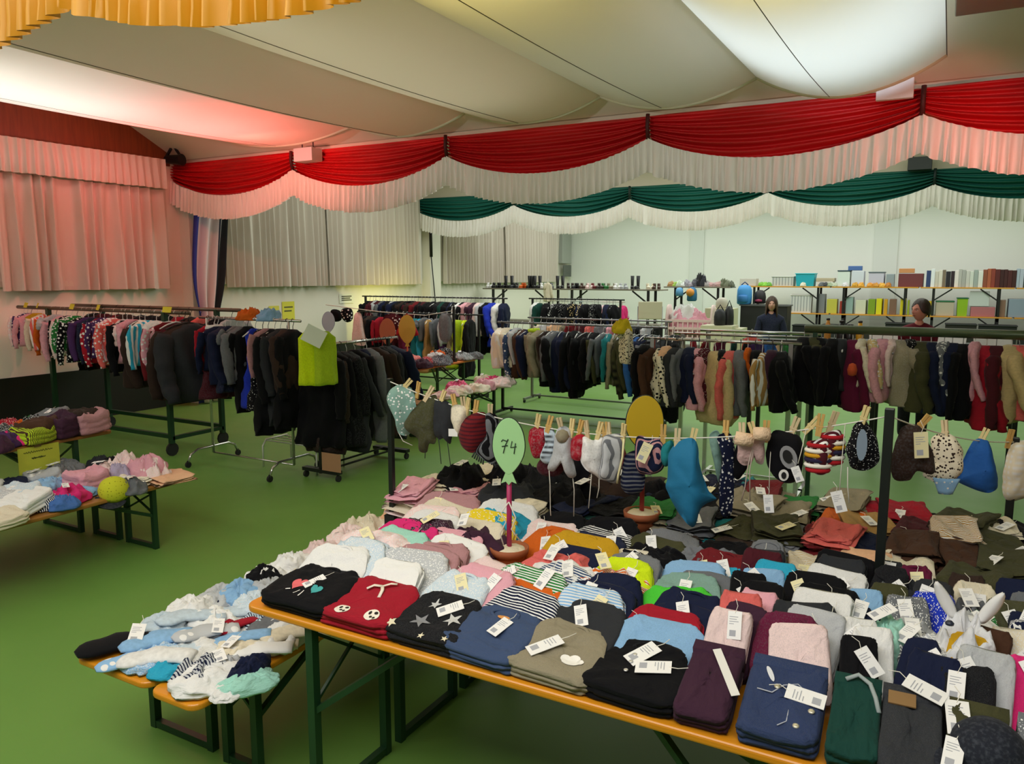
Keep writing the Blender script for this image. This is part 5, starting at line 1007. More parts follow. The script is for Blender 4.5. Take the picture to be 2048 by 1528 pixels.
for nm, px, py, ol_, tk, lab, cat in (('scarf', 716, 628, [(-8, 0), (8, 0), (14, 40), (18, 76), (2, 80), (-16, 72), (-14, 36)], 'pp', 'pale pinkish scarf hanging left of the coral balloon', 'scarf'),
    ('hat', 672, 620, [(-12, 0), (10, 2), (14, 22), (4, 30), (-14, 26)], 'bk', 'small black hat just right of the lilac balloon', 'hat'), ('hat', 692, 618, [(-10, 0), (14, 0), (16, 26), (2, 34), (-12, 22)], 'bk.p', 'small black and white hat left of the pinkish scarf', 'hat')):
    p = unp(px, py, Y=8.93); o = blade(smooth_outline([(a*.0058, -b*.0058) for a, b in ol_]), .1, 3).build(nm, col(tk)[0], None, True); o.location = p; o.rotation_euler = (0, 0, .6); tag(o, lab, cat)

for o in list(bpy.data.objects):
    if 'size' in o.keys(): del o['size']

# ------------------------------------------------------------------ clothes on the left benches and the middle tables
def scatter(items, z, place, group, bx, by, h0=.07):
    cnt = 0
    for it in items.split():
        f = it.split(':'); px, py, w = float(f[0]), float(f[1]), float(f[2]); tk = f[3]; kd = {'h': 'heap', 's': 'sweater', 'l': 'slab'}[f[4] if len(f) > 4 else 'h']; h = float(f[5]) if len(f) > 5 else h0
        p = unp(px, py, z=z+h*.5); d = w*rnd.uniform(.8, 1.0); p.x = min(max(p.x, bx[0]), bx[1]); p.y = min(max(p.y, by[0]), by[1])
        o = folded(kd, p.x, p.y-d/2, z+.004, w, d, h, tk, '%s garment %s, %s listed from the near end' % (col(tk)[1], place, ordw(cnt)) if 0 else '%s garment %s, %s from the near end' % (col(tk)[1], place, ordw(cnt)), 'baby clothes' if kd == 'heap' else None, group, rz=rnd.uniform(-.7, .7), rx=rnd.uniform(0, .2) if kd != 'heap' else 0, tagp=(0, .4) if rnd.random() < .2 else None)
        cnt += 1
scatter('14:1020:.26:wh:s:.06 40:1000:.32:pb.p:s:.09 -20:1010:.3:lg.f:s:.08 -30:985:.3:wh:s 66:985:.28:lb:s:.09 10:965:.3:nv.h:h:.09 30:950:.26:wh:h:.1 70:955:.24:lg:s:.09 100:970:.24:lb.d:h:.09 122:1002:.2:bl.h:h:.08 150:990:.24:hp:h:.10 100:945:.24:gy.k:h:.12 140:940:.26:gy.h:h:.13 175:962:.28:pk:s:.12 150:962:.18:pp:h:.08 200:945:.26:pp:h:.14 190:975:.18:cm:h:.05 232:945:.2:lv:h:.13 265:970:.2:gy:h:.1 250:930:.26:pp.p:h:.16 290:935:.28:pk:h:.18 315:940:.22:pp.f:h:.16 215:930:.22:bk:h:.12 180:925:.22:cg:h:.12 290:958:.28:cm.f:l:.05 335:955:.3:pe:l:.04 60:1012:.3:wh.p:s:.08 95:1003:.26:nv.s:h:.07 0:1040:.3:cm:s:.06 160:985:.22:lb:h:.06 30:1020:.26:pb:h:.07', .481, 'on the left benches', 'baby clothes on the left benches', (-5.68, -4.98), (1.75, 3.85))
# lime baseball cap at the bench edge
r = empty('baseball_cap', unp(228, 985, z=.50), .7, 'lime yellow child cap with dark lining at the edge of the left bench', 'cap')
mb = MB(); mb.lathe([(.10, 0), (.102, .03), (.09, .07), (.06, .10), (.02, .112), (.004, .113)], 22); mb.build('crown', cloth('#c4c832', 'dots', '#8a8f20'), r, True).rotation_euler = (.5, .2, 0)
mb = MB(); mb.prism([(.1*math.cos(a), -.06+.09*math.sin(a)) for a in [PI+PI*q/14 for q in range(15)]], 0, .006); mb.build('brim', cloth('#22252c', 'plain', '#4a4c50'), r).rotation_euler = (.6, .2, 0)
scatter('0:905:.28:lg.p:h:.1 20:893:.26:pl:h:.1 50:890:.28:pu:h:.1 85:880:.24:hp:h:.1 110:878:.26:lm.s.br:s:.1 135:868:.26:br:s:.14 8:870:.26:bk.f:h:.12 40:862:.28:or.f.bk:h:.12 70:850:.26:bk.f:h:.14 30:842:.24:gn.p:h:.12 -10:850:.26:rd.p:h:.12 90:860:.2:cr:h'.replace(' 90:860:.2:cr:h', '')+' 120:845:.26:gy.h:s:.13 150:858:.24:pl:s:.15 165:846:.24:nb:s:.16 185:848:.26:dp:s:.14 205:852:.22:pe:s:.1 100:840:.22:bk.f:h:.13 60:832:.18:mu:h:.1', .772, 'on the left wooden table', 'clothes on the left table', (-6.28, -5.84), (1.75, 3.8))
scatter('885:792:.3:pp.f:h:.06 905:782:.3:cm:h:.08 930:790:.3:pk.f:h:.08 925:772:.3:hp.f.pp:h:.12 955:782:.34:pp.p:h:.1 960:768:.34:pk:h:.14 990:778:.34:cm.f:h:.1 995:764:.32:pp.f:h:.12 1020:772:.3:pp.p:h:.08 1015:760:.26:wh.p:h:.1 1042:770:.22:wh:s:.05 1020:752:.24:hp.p:h:.1 980:752:.26:cm.p:h:.1', .481, 'on the low bench amid the hall', 'pink clothes on the middle bench', (-5.76, -5.38), (7.5, 9.45))
scatter('760:715:.3:nb:s:.16 775:722:.3:br:s:.16 790:735:.3:nb.h:s:.14 770:700:.28:bk.p:h:.14 800:705:.3:or.f.rd:h:.12 815:718:.3:co.f:h:.12 840:722:.3:rd.p:h:.1 800:745:.36:de:s:.07 830:742:.36:nv:s:.08 860:738:.34:bk.s:s:.08 840:728:.3:wh.s.bk:h:.08 880:730:.3:pl.h:h:.11 895:720:.3:gy:h:.12 870:712:.26:lg.p:h:.1 915:725:.3:nv.f:h:.1 925:712:.26:bk.f:h:.1 945:714:.26:lg.s.gy:h:.1 958:708:.24:gy.h:h:.1 900:702:.24:bk:h:.1 855:700:.24:cm.s.bk:h:.1 885:698:.2:nv.s:h:.1', .772, 'on the far dark-clothes table', 'clothes on the far table', (-6.56, -6.1), (7.8, 9.75))
# notes on the left wall
for i, (px, y0, y1, w, hx, lb) in enumerate(((418, 600, 621, .34, '#d6cc4a', 'yellow paper on the wall right of the striped drape'), (577, 604, 640, .30, '#e0dc4e', 'tall yellow paper on the wall above the chrome rack'), (548, 612, 622, .24, '#ddd85a', 'small yellow paper beside the light blue cap'), (693, 588, 606, .42, '#e9ead8', 'white notice with dark lines on the left wall'))):
    a = (px-CX)/FPX; 
    t0 = unp(px, (y0+y1)/2, Y=8.); k_ = (XW+.012)/t0.x; c = Vector((0, 0, CAMH))+(t0-Vector((0, 0, CAMH)))*k_
    h = abs(y1-y0)*c.length/FPX*1.0
    r = empty('wall_notice', (XW+.012, c.y, c.z), PI/2, lb, 'notice'); mb = MB(); mb.box(-w/2, w/2, -.002, .002, -h/2, h/2); mb.build('paper', mat(hx, .8, name='note_paper'), r)
    if i in (1, 3):
        mb = MB()
        for q in range(2 if i == 1 else 3): mb.box(-w*.35, w*.35*(1-.3*(q == 1)), -.006, -.003, h*(.18-.2*q), h*(.18-.2*q)+.02)
        o = mb.build('printed_lines', mat('#4a4a3c', .8, name='dark_print'), r)

# ------------------------------------------------------------------ the back of the hall: stacked tables with shoes, toys, books
BWOOD = wood_mat('#c8861e', '#d89c34', .35, 2., 'X'); GREYW = wood_mat('#7a7466', '#918a78', .5, 2., 'X')
def back_table(xa, xb, y, ztop, label, m, depth=.6):
    r = empty('folding_table', ((xa+xb)/2, y, 0), 0, label, 'table', 'stacked tables at the back wall'); L = xb-xa
    mb = MB(); mb.box(-L/2, L/2, -depth/2, depth/2, ztop-.03, ztop); bevel(mb.build('tabletop', m, r), .006)
    zb = max(0, ztop-.78) if ztop > 1.3 else 0
    for sx in (-1, 1):
        for sy in (-1, 1):
            mb = MB(); mb.bar((sx*(L/2-.28), sy*(depth/2-.05), zb), (sx*(L/2-.28), sy*(depth/2-.05), ztop-.03), .05); mb.build('leg', BLKS, r)
        mb = MB(); mb.bar((sx*(L/2-.28), -depth/2+.05, ztop-.32), (sx*(L/2-.66), -depth/2+.07, ztop-.04), .03); mb.build('brace', BLKS, r)
    return r
Ys, Yt = 17.0, 21.3
zs = unp(1130, 577, Y=Ys).z
xs = [unp(p, 577, Y=Ys).x for p in (940, 1130, 1330)]; xs[0] = XW+.25
for i in (0, 1):
    back_table(xs[i]+.02, xs[i+1]-.02, Ys, zs, ('upper table with dark shoes, left half', 'upper table with shoes and boots, right half')[i], GREYW)
    back_table(xs[i]+.02, xs[i+1]-.02, Ys, zs-.78, ('lower table carrying the shoe table, left half', 'lower table carrying the shoe table, right half')[i], GREYW)
Y2 = 18.6; z2 = unp(1400, 573, Y=Y2).z
back_table(unp(1335, 573, Y=Y2).x, unp(1466, 573, Y=Y2).x, Y2, z2, 'upper table with small toys above the pink cot', GREYW)
back_table(unp(1335, 573, Y=Y2).x, unp(1466, 573, Y=Y2).x, Y2, z2-.78, 'lower table behind the pink cot', GREYW)
z3 = unp(1700, 573, Y=Yt).z; z4 = unp(1700, 627, Y=Yt).z
xb = [unp(p, 573, Y=Yt).x for p in (1490, 1665, 1840, 2030, 2200)]
for i in range(4):
    w_ = ('first', 'second', 'third', 'fourth')[i]
    back_table(xb[i]+.02, xb[i+1]-.02, Yt, z3, 'upper yellow table with boxes and books, %s from the left' % w_, BWOOD)
    back_table(xb[i]+.02, xb[i+1]-.02, Yt, z4, 'lower yellow table with boxes and folders, %s from the left' % w_, BWOOD)
# shoes
def shoe_mesh(boot):
    mb = MB(); pts = []; rs = []
    for q in range(9): t = q/8.; pts.append((0, -.13+.25*t, .035+.012*math.sin(t*PI))); rs.append([.022, .036, .041, .04, .036, .034, .036, .035, .022][q])
    mb.tube(pts, rs, 10, flat=.9, up=(0, 0, 1)); mb.tube([(0, .075, .04), (0, .08, .09), (0, .082, .13 if not boot else .30)], [.036, .034, .036 if not boot else .044], 10); mb.box(-.036, .036, -.13, .12, 0, .02)
    return mb.mesh('boot' if boot else 'shoe')
SHOE, BOOT = shoe_mesh(0), shoe_mesh(1)
for me in (SHOE, BOOT): me.materials.append(mat('#15151a', .5, name='shoe_leather'))
SH = 'wh:978:0 bk:990:0 bk:1003:0 bk:1016:1 cg:1028:0 or:1046:0 bk:1060:1 bk:1072:1 wh:1086:0 gy:1098:0 bk:1119:1 nb:1140:0 bk:1152:0 br:1166:0 pp:1178:0 dr:1190:0 nb:1200:0 gn:1212:0 kh:1222:0 wh:1234:0 lg:1246:0 bk:1268:1 cm:1300:0 br:1312:0'.split()
for i, s in enumerate(SH):
    c, px, b = s.split(':'); p = unp(float(px), 575, Y=Ys-.12); h = COL[c][1]
    for k in (0, 1):
        a = rnd.uniform(-.5, .5)+.4; o = link('boot' if b == '1' else 'shoe', BOOT if b == '1' else SHOE, mat(h, .5, name='shoe_leather'), None, (p.x+.10*k-.05, Ys-.1+.03*k, zs+.001), (0, 0, a), None, own=True)
        tag(o, '%s %s on the shoe table, %s pair from the left' % (COL[c][0], 'boot' if b == '1' else 'shoe', ordw(i)), 'boot' if b == '1' else 'shoe', 'shoe pair %s' % ordw(i))
def thingbox(name, px0, px1, py0, py1, Y, hexc, label, cat, depth=.3, kind='box', zb=None, lid=None, alpha=None):
    a, b = unp(px0, py1, Y=Y), unp(px1, py0, Y=Y); z0 = a.z if zb is None else zb; z1 = b.z; w = b.x-a.x; c = ((a.x+b.x)/2, Y, z0); h = max(.02, z1-z0)
    r = empty(name, c, rnd.uniform(-.06, .06), label, cat); m = mat(hexc, .5, name=name+'_plastic', alpha=alpha)
    mb = MB()
    if kind == 'box':
        mb.box(-w/2, w/2, -depth/2, depth/2, 0, h); bevel(mb.build('body', m, r), .008)
    elif kind in ('tub', 'crate'):
        t = .008; k = .9 if kind == 'tub' else .97; n = 4
        def ring(s, z, ins): return [Vector((sx*(w/2*s-ins), sy*(depth/2*s-ins), z)) for sx, sy in ((-1, -1), (1, -1), (1, 1), (-1, 1))]
        vs = ring(k, 0, 0)+ring(1, h, 0)+ring(1, h, t)+ring(k, t, t); mb.add(vs, [(3, 2, 1, 0)]+[(q*4+i, q*4+(i+1) % 4, q*4+4+(i+1) % 4, q*4+4+i) for q in range(3) for i in range(4)]+[(12, 13, 14, 15)]); mb.build('body', m, r)
        mb = MB(); mb.tube([v+Vector((0, 0, -.004)) for v in ring(1.02, h, 0)+ring(1.02, h, 0)[:1]], .014, 6); mb.build('rim', mat(lid or hexc, .5, name='rim_plastic'), r)
        if kind == 'crate':
            mb = MB()
            for q in range(7): x = -w/2+w*(q+.5)/7; mb.box(x-.006, x+.006, -depth/2-.006, -depth/2+.004, h*.1, h*.95)
            mb.build('slotted_front', mat('#8d9296', .6, name='slot_grey'), r)
    if lid and kind == 'box': mb = MB(); mb.box(-w/2-.01, w/2+.01, -depth/2-.01, depth/2+.01, h, h+.03); bevel(mb.build('lid', mat(lid, .5, name='lid_plastic'), r), .006)
    return r
for a in [('storage_box', 1482, 1515, 557, 573, '#c9c4bb', 'pale grey storage box above the blue backpack', 'box', 'box', None), ('basket', 1546, 1590, 553, 574, '#cfd2cc', 'light grey slotted basket left of the turquoise tub', 'basket', 'crate', None), ('plastic_tub', 1593, 1632, 547, 570, '#22a8bb', 'turquoise plastic tub on the upper back table', 'tub', 'tub', '#2fb8c8'),
          ('game_box', 1634, 1671, 556, 563, '#b9ab90', 'flat beige game box right of the turquoise tub', 'box', 'box', None), ('game_box', 1636, 1668, 563, 573, '#d8d2c8', 'white game box under the flat beige one', 'box', 'box', None), ('clear_box', 1676, 1702, 543, 572, '#d5dfd8', 'pale clear box with dark lid', 'box', 'box', '#1e3a4a'), ('clear_box', 1704, 1730, 542, 572, '#cfd3de', 'pale lilac box under the blue box', 'box', 'box', None),
          ('game_box', 1697, 1725, 532, 541, '#4a6aa8', 'blue box standing topmost among the boxes', 'box', 'box', None), ('clear_box', 1738, 1770, 546, 573, '#c3bfd0', 'lilac box with dark spines inside', 'box', 'box', '#5d6a72'), ('clear_box', 1772, 1790, 548, 573, '#8f98a0', 'grey narrow box left of the orange-lidded crate', 'box', 'box', None), ('clear_box', 1797, 1848, 547, 573, '#6e3236', 'dark red see-through crate of discs under an orange board', 'box', 'box', None), ('game_box', 1798, 1830, 537, 546, '#c98a58', 'flat orange-brown box on the dark red crate', 'box', 'box', None)]:
    nm, x0, x1, y0, y1, hx, lb, ct, kd, ld = a
    o = thingbox(nm, x0, x1, y0, y1, Yt-.05, hx, lb, ct, .34, kd, z3+.001 if y1 > 569 else None, ld)
for i in range(15):                                            # toys between the boxes
    px = (1522, 1530, 1538, 1660, 1668, 1690, 1710, 1722, 1740, 1752, 1764, 1776, 1650, 1643, 1606)[i]; p = unp(px, 571, Y=Yt-.24); hx = ('#7fbf3a', '#8fcf4a', '#6cb040', '#9aa88a', '#b8c0a8', '#d8d4d8', '#d09a30', '#e0a030', '#d8902a', '#c88a2c', '#e2a838', '#c07a28', '#3a3c40', '#5a5c60', '#e0d8c0')[i]
    o = link('toy', FOLD['heap'][i % 6], mat(hx, .5, name='toy_plastic'), None, (p.x, p.y-.06, z3), None, (.14, .12, .10), own=True); tag(o, 'small %s toy on the upper back table, %s of the row' % (('green', 'green', 'green', 'greyish', 'pale', 'whitish', 'orange', 'orange', 'orange', 'orange', 'orange', 'orange', 'dark', 'dark', 'cream')[i], ordw(i)), 'toy', 'small toys on the upper back tables')
bcol = ['#2a3c6a', '#e0e2e6', '#c8c0b4', '#d8d0c4', '#7a6a58', '#1e1a22', '#2a1a24', '#e2d8d4', '#b4b2ae', '#a8a8a4', '#c8c6c0', '#d0d4cc', '#9ea8a4', '#dcdcd6', '#8a4a34', '#a85a3c', '#8a3a2c', '#5a2020', '#3a1618', '#421a1c', '#4a1c1e', '#3c1818', '#a8b4c4', '#b4bccc', '#2c3834', '#3a4440', '#6a4a4a', '#3a1c1c', '#46201e', '#3c2020']
x = unp(1852, 573, Y=Yt).x
for i, hx in enumerate(bcol):
    w = rnd.uniform(.055, .10); h = rnd.uniform(.36, .43); mb = MB(); mb.box(-w/2, w/2, -.14, .14, 0, h); r = empty('book', (x+w/2, Yt-.1, z3+.001), 0, '%s book spine on the upper back table, %s from the left' % ('dark' if lin(hx)[0] < .15 else 'pale', ordw(i)), 'book', 'books on the upper back table')
    bevel(mb.build('cover', mat(hx, .55, name='book_cover'), r), .004); mb = MB(); mb.box(-w/2+.006, w/2-.006, -.12, .135, h, h+.003); mb.build('pages', mat('#e4dfd0', .8, name='paper_pages'), r); x += w+.004
for a in [('storage_crate', 1582, 1625, 590, 625, '#d4d4d0', 'white plastic crate on the lower back table', 'crate', 'crate', '#e2e2de'), ('carry_bag', 1634, 1652, 588, 625, '#7d7f82', 'grey upright bag right of the white crate', 'bag', 'box', None), ('folder_box', 1654, 1676, 598, 626, '#c2bc48', 'yellow-green folder box right of the grey bag', 'folder', 'box', None), ('folder_box', 1680, 1690, 602, 626, '#a83426', 'red folder among the yellow folders', 'folder', 'box', None), ('folder_box', 1692, 1708, 594, 626, '#8fa8a4', 'grey-green folder right of the red folder', 'folder', 'box', None),
          ('folder_box', 1712, 1734, 600, 626, '#d0d0b8', 'whitish folder box on the lower back table', 'folder', 'box', None), ('folder_box', 1736, 1752, 598, 627, '#7c9a1e', 'leaf green folder box left of the bright yellow one', 'folder', 'box', None), ('folder_box', 1753, 1766, 597, 627, '#d6cf12', 'bright yellow folder box beside the leaf green one', 'folder', 'box', None), ('folder_box', 1767, 1776, 598, 627, '#c8961a', 'orange-yellow folder box beside the bright yellow one', 'folder', 'box', None), ('game_box', 1778, 1794, 598, 627, '#7a5a48', 'brown box beside the orange-yellow folder', 'box', 'box', None), ('folder_box', 1800, 1813, 597, 628, '#d4c414', 'tall yellow folder left of the person in maroon', 'folder', 'box', None), ('folder_box', 1814, 1820, 600, 628, '#9cae30', 'narrow green folder left of the person in maroon', 'folder', 'box', None),
          ('folder_box', 1856, 1868, 602, 630, '#d8b818', 'yellow folder right of the person in maroon', 'folder', 'box', None), ('storage_box', 1870, 1908, 604, 630, '#b8ac98', 'beige box under the green lid', 'box', 'box', '#1f6a42'), ('plastic_tub', 1912, 1936, 596, 630, '#8fb820', 'leaf green tub right of the beige box', 'tub', 'tub', '#1f6a42'), ('clear_box', 1938, 1980, 583, 612, '#c4cac8', 'large pale see-through box with a dark handle slot', 'box', 'box', None), ('storage_box', 1940, 1990, 614, 630, '#b06a6e', 'dusty red folded bag on the lower table', 'bag', 'box', None), ('storage_box', 1994, 2012, 600, 632, '#8a6a58', 'brown box left of the blue-grey bin', 'box', 'box', None), ('storage_box', 2014, 2060, 598, 632, '#8e9cae', 'blue-grey bin at the right picture edge', 'bin', 'box', None)]:
    nm, x0, x1, y0, y1, hx, lb, ct, kd, ld = a
    thingbox(nm, x0, x1, y0, y1, Yt-.05, hx, lb, ct, .34, kd, z4+.001 if y1 > 615 else z4+.24, ld)
# items on the toy table
for i in range(16):
    px = 1342+i*8; p = unp(px, 572, Y=Y2-.15); hx = ('#b08858', '#9cc050', '#c8d8c0', '#d8dcd8', '#9a98a0', '#a8a0a8', '#5a5a62', '#1c1c22', '#30303a', '#a8a0a0', '#b8908e', '#b09090', '#c09a96', '#6a7058', '#7a806a', '#5a604e')[i]; s = (.13, .11, .10)
    o = link('toy', FOLD['heap'][i % 6], mat(hx, .5, name='toy_plastic'), None, (p.x, p.y-.06, z2), None, (.16, .12, (.12, .1, .14, .1, .16, .1, .18, .3, .28, .14, .1, .1, .12, .18, .16, .14)[i]), own=True); tag(o, 'small toy on the table above the pink cot, %s from the left' % ordw(i), 'toy', 'small toys above the pink cot')
# pink cot on its table
Yc = 15.8; c0, c1 = unp(1338, 690, Y=Yc), unp(1426, 610, Y=Yc); cw = c1.x-c0.x; zc = c0.z
r = empty('baby_cot', ((c0.x+c1.x)/2, Yc, zc), .12, 'pale pink slatted baby cot with pink bedding standing on the table', 'cot'); hh = c1.z-c0.z
PKW = mat('#e4c9c4', .5, name='pink_wood')
for sx in (-1, 1):
    def endb(u, v, sx=sx): a = -.35+.7*u; zz = hh*(.1+.9*v*(1-.45*(2*u-1)**4)); return (sx*cw/2, a, zz)
    mb = MB(); mb.grid(endb, 14, 8); solid(mb.build('end_board', PKW, r, True), .03)
for zz in (.18, .42, .60): mb = MB(); mb.box(-cw/2, cw/2, -.36, -.32, hh*zz, hh*zz+.05); mb.build('side_rail', PKW, r); mb = MB(); mb.box(-cw/2, cw/2, .32, .36, hh*zz, hh*zz+.05); mb.build('side_rail', PKW, r)
mb = MB()
for q in range(9): x = -cw/2+cw*(q+.5)/9; mb.box(x-.012, x+.012, -.352, -.328, hh*.18, hh*.62)
mb.build('slat_row', PKW, r)
link('bedding', FOLD['heap'][3], col('pk')[0], r, (0, -.32, hh*.35), None, (cw*.9, .62, hh*.55), own=True); link('blanket', FOLD['heap'][1], col('wh')[0], r, (-cw*.15, -.2, hh*.6), None, (cw*.6, .4, hh*.38), own=True)
back_table(c0.x-.1, c1.x+.1, Yc, zc, 'table under the pink baby cot', GREYW, .8)
# beige folding chair, blue backpack, black bags, dark car seat, toy bag
p = unp(1300, 640, Y=15.2); r = empty('folding_chair', (p.x, 15.2, 0), .4, 'beige folding chair back left of the pink cot', 'chair'); BE = mat('#c4bfa4', .6, name='beige_plastic'); zt_ = unp(1300, 603, Y=15.2).z
mb = MB(); mb.box(-.24, .24, -.02, .02, zt_-.36, zt_); bevel(mb.build('backrest', BE, r), .02)
mb = MB(); mb.box(-.23, .23, -.44, 0, .62, .66); bevel(mb.build('seat', BE, r), .02)
for sx in (-1, 1):
    mb = MB(); mb.tube([(sx*.24, -.40, 0), (sx*.24, 0, .66), (sx*.24, .02, zt_-.1)], .014, 8); mb.build('leg', STEEL, r, True); mb = MB(); mb.tube([(sx*.22, .12, 0), (sx*.22, -.38, .62)], .014, 8); mb.build('leg', STEEL, r, True)
p0, p1 = unp(1476, 608, Y=19.2), unp(1506, 570, Y=19.2)
r = empty('side_cabinet', ((p0.x+p1.x)/2+.4, 19.2, 0), 0, 'dark low cabinet carrying the blue backpack', 'cabinet'); mb = MB(); mb.box(-.45, .62, -.25, .3, 0, p0.z); bevel(mb.build('body', mat('#1c1c20', .5, name='dark_board'), r), .01); mb = MB(); mb.box(-.48, .65, -.28, .32, p0.z-.03, p0.z-.002); mb.build('top_board', mat('#5a5a5e', .5, name='grey_board'), r)
r = empty('backpack', ((p0.x+p1.x)/2, 19.1, p0.z), 0, 'light blue school backpack standing on the dark cabinet', 'backpack'); bw, bh = p1.x-p0.x, p1.z-p0.z
mb = MB(); mb.lathe([(.42, 0), (.5, .05), (.52, .4), (.5, .75), (.4, .93), (.2, 1.0), (.02, 1.01)], 20); mb.v = [(x*bw, y*.36, z*bh) for x, y, z in mb.v]; mb.build('body', mat('#3f8fd0', .6, name='blue_nylon'), r, True)
mb = MB(); mb.lathe([(.30, 0), (.36, .05), (.36, .3), (.28, .38), (.02, .4)], 18); mb.v = [(x*bw, y*.3-.14, z*bh+.05) for x, y, z in mb.v]; mb.build('front_pocket', mat('#2f74b4', .6, name='blue_nylon'), r, True)
mb = MB(); mb.tube([(-.08, 0, bh), (0, 0, bh+.07), (.08, 0, bh)], .014, 8); mb.build('handle', mat('#1d3f6a', .6, name='strap'), r, True)
for i, (px0, px1, y0, y1, Y_, hx, lb, nm, ct) in enumerate(((1508, 1532, 580, 607, 19.2, '#17131a', 'black rounded child seat beside the blue backpack', 'car_seat', 'child seat'), (1428, 1452, 618, 650, 15.0, '#15161c', 'black bag right of the pink cot', 'shoulder_bag', 'bag'), (1448, 1468, 612, 655, 15.2, '#101014', 'black rucksack beside the black bag', 'rucksack', 'bag'), (1352, 1366, 575, 592, 18.2, '#5a9ac8', 'small light blue box below the toy table', 'toy_box', 'toy'), (1374, 1394, 574, 602, 18.2, '#2a6a94', 'tall blue toy bag with an orange front above the cot', 'toy_bag', 'bag'), (1432, 1456, 595, 616, 17.2, '#b9b4a6', 'grey-white cloth bundle right of the cot', 'bundle', 'bundle'))):
    a, b = unp(px0, y1, Y=Y_), unp(px1, y0, Y=Y_); w, h = b.x-a.x, b.z-a.z
    r = empty(nm, ((a.x+b.x)/2, Y_, a.z), 0, lb, ct); mb = MB(); mb.lathe([(.4, 0), (.5, .08), (.5, .5), (.44, .8), (.25, .97), (.02, 1.0)], 16); mb.v = [(x*w*(1+.1*nz(y*3, z*3, i)), y*.3, z*h) for x, y, z in mb.v]; mb.build('body', mat(hx, .6, name='bag_cloth'), r, True)
    if i == 4: mb = MB(); mb.lathe([(.004, -.1), (.08, -.06), (.1, 0), (.08, .06), (.004, .1)], 14, (0, -.15, h*.62)); mb.build('orange_front', mat('#d8903a', .6, name='orange_cloth'), r, True)
    if i == 4: mb = MB(); mb.tube([(-w*.2, 0, h), (0, -.02, z2-a.z+.012), (w*.2, 0, h)], .010, 6); mb.build('carry_loop', mat('#1d3f6a', .6, name='strap'), r, True)
    if i == 0: mb = MB(); mb.lathe([(.004, 0), (w*.3, .02), (w*.3, .06), (.004, .08)], 14, (0, -.14, h*.1)); mb.build('pink_cushion', mat('#8a2a4a', .7, name='pink_cloth'), r, True)
    if i in (1, 2): mb = MB(); mb.tube([(-w*.3, 0, h*.9), (0, 0, h*1.25), (w*.3, 0, h*.9)], .012, 6); mb.build('strap', mat('#0c0c0e', .6, name='strap'), r, True)
    if i in (1, 2, 5): mb = MB(); mb.box(-.3, .3, -.25, .25, 0, a.z); o = mb.build('storage_bench', mat('#c7c2a4', .6, name='cream_board')); o.location = ((a.x+b.x)/2, Y_, 0); tag(o, {1: 'cream', 2: 'pale', 5: 'tall cream'}[i]+' box bench under the '+{1: 'black bag', 2: 'black rucksack', 5: 'white bundle'}[i]+' right of the cot', 'bench')
o, h = hang_garment('v', 'co', (unp(1508, 628, Y=7.55).x, 7.5, 1.475), 1.2, .62, 'red padded body warmer on the rear chrome rail', None, 'w'); 
if h: tag(h, 'white hanger of the red padded body warmer', 'hanger')
# papers and tills on the desk behind the green rail
p = unp(1760, 640, Y=9.4); r = empty('cash_desk', (p.x+.6, 9.4, 0), 0, 'dark desk in front of the person in maroon', 'desk'); zd = 1.28; mb = MB(); mb.box(-2.0, 1.9, -.3, .3, zd-.04, zd); bevel(mb.build('desk_top', mat('#2a2622', .5, name='dark_board'), r), .006); 
for sx in (-1.9, -.6, .7, 1.8):
    for sy in (-.25, .25): mb = MB(); mb.bar((sx, sy, 0), (sx, sy, zd-.04), .045); mb.build('leg', BLKS, r)
for i, (px, py, w, a) in enumerate(((1770, 641, .28, .2), (1905, 650, .26, -.2), (1985, 646, .3, .1), (2010, 648, .16, 0))):
    q = unp(px, py, Y=9.22); mb = MB(); mb.box(-w/2, w/2, -.001, .001, 0, .17, Matrix.Rotation(-.5, 4, 'X')); r = mb.build('paper_sheet', mat('#e2e0e0', .8, name='white_paper')); r.location = (q.x, 9.22, zd); r.rotation_euler = (0, 0, a); tag(r, 'white paper standing on the dark desk, %s from the left' % ordw(i), 'paper sheet')
# shirts hung on the dark desk edge rail: a folder and two bottles stand there
for i, (px, h, rr, hx, lb) in enumerate(((1655, .22, .035, '#c08a3a', 'amber bottle on the dark desk'), (1683, .2, .05, '#1a1a1e', 'black thermos jug on the dark desk'), (1700, .16, .05, '#141418', 'black cash box cup on the dark desk'), (1720, .2, .04, '#d8a428', 'golden yellow tin on the dark desk'))):
    q = unp(px, 645, Y=9.3); r = empty('container', (q.x, 9.35, zd), 0, lb, 'container'); mb = MB(); mb.lathe([(rr, 0), (rr*1.02, h*.1), (rr, h*.7), (rr*.6, h*.85), (rr*.5, h)], 16); mb.build('body', mat(hx, .3, name='container_glaze'), r, True); mb = MB(); mb.lathe([(rr*.55, h), (rr*.55, h+.02), (.003, h+.025)], 12); mb.build('cap', mat('#2a2a2a', .4, name='cap_plastic'), r, True)

# dark boxes added to darken the space under the lower back tables
xx = unp(1588, 650, Y=20.9).x
for i in range(9):
    w = rnd.uniform(.55, .75); h = rnd.uniform(.62, z4-.12); r = empty('added_dark_box', (xx+w/2, 20.9, 0), rnd.uniform(-.05, .05), '%s added box on the floor under the lower back tables, %s from the left' % (('black', 'charcoal', 'dark brown')[i % 3], ordw(i)), 'crate', 'added dark boxes under the back tables')
    mb = MB(); mb.box(-w/2, w/2, -.2, .2, 0, h); bevel(mb.build('body', mat(('#0e0e10', '#17181b', '#1c1512')[i % 3], .6, name='dark_plastic'), r), .01)
    mb = MB(); mb.box(-w/2-.012, w/2+.012, -.215, .215, h, h+.03); bevel(mb.build('lid', mat('#222326', .5, name='dark_lid'), r), .006); xx += w+.05

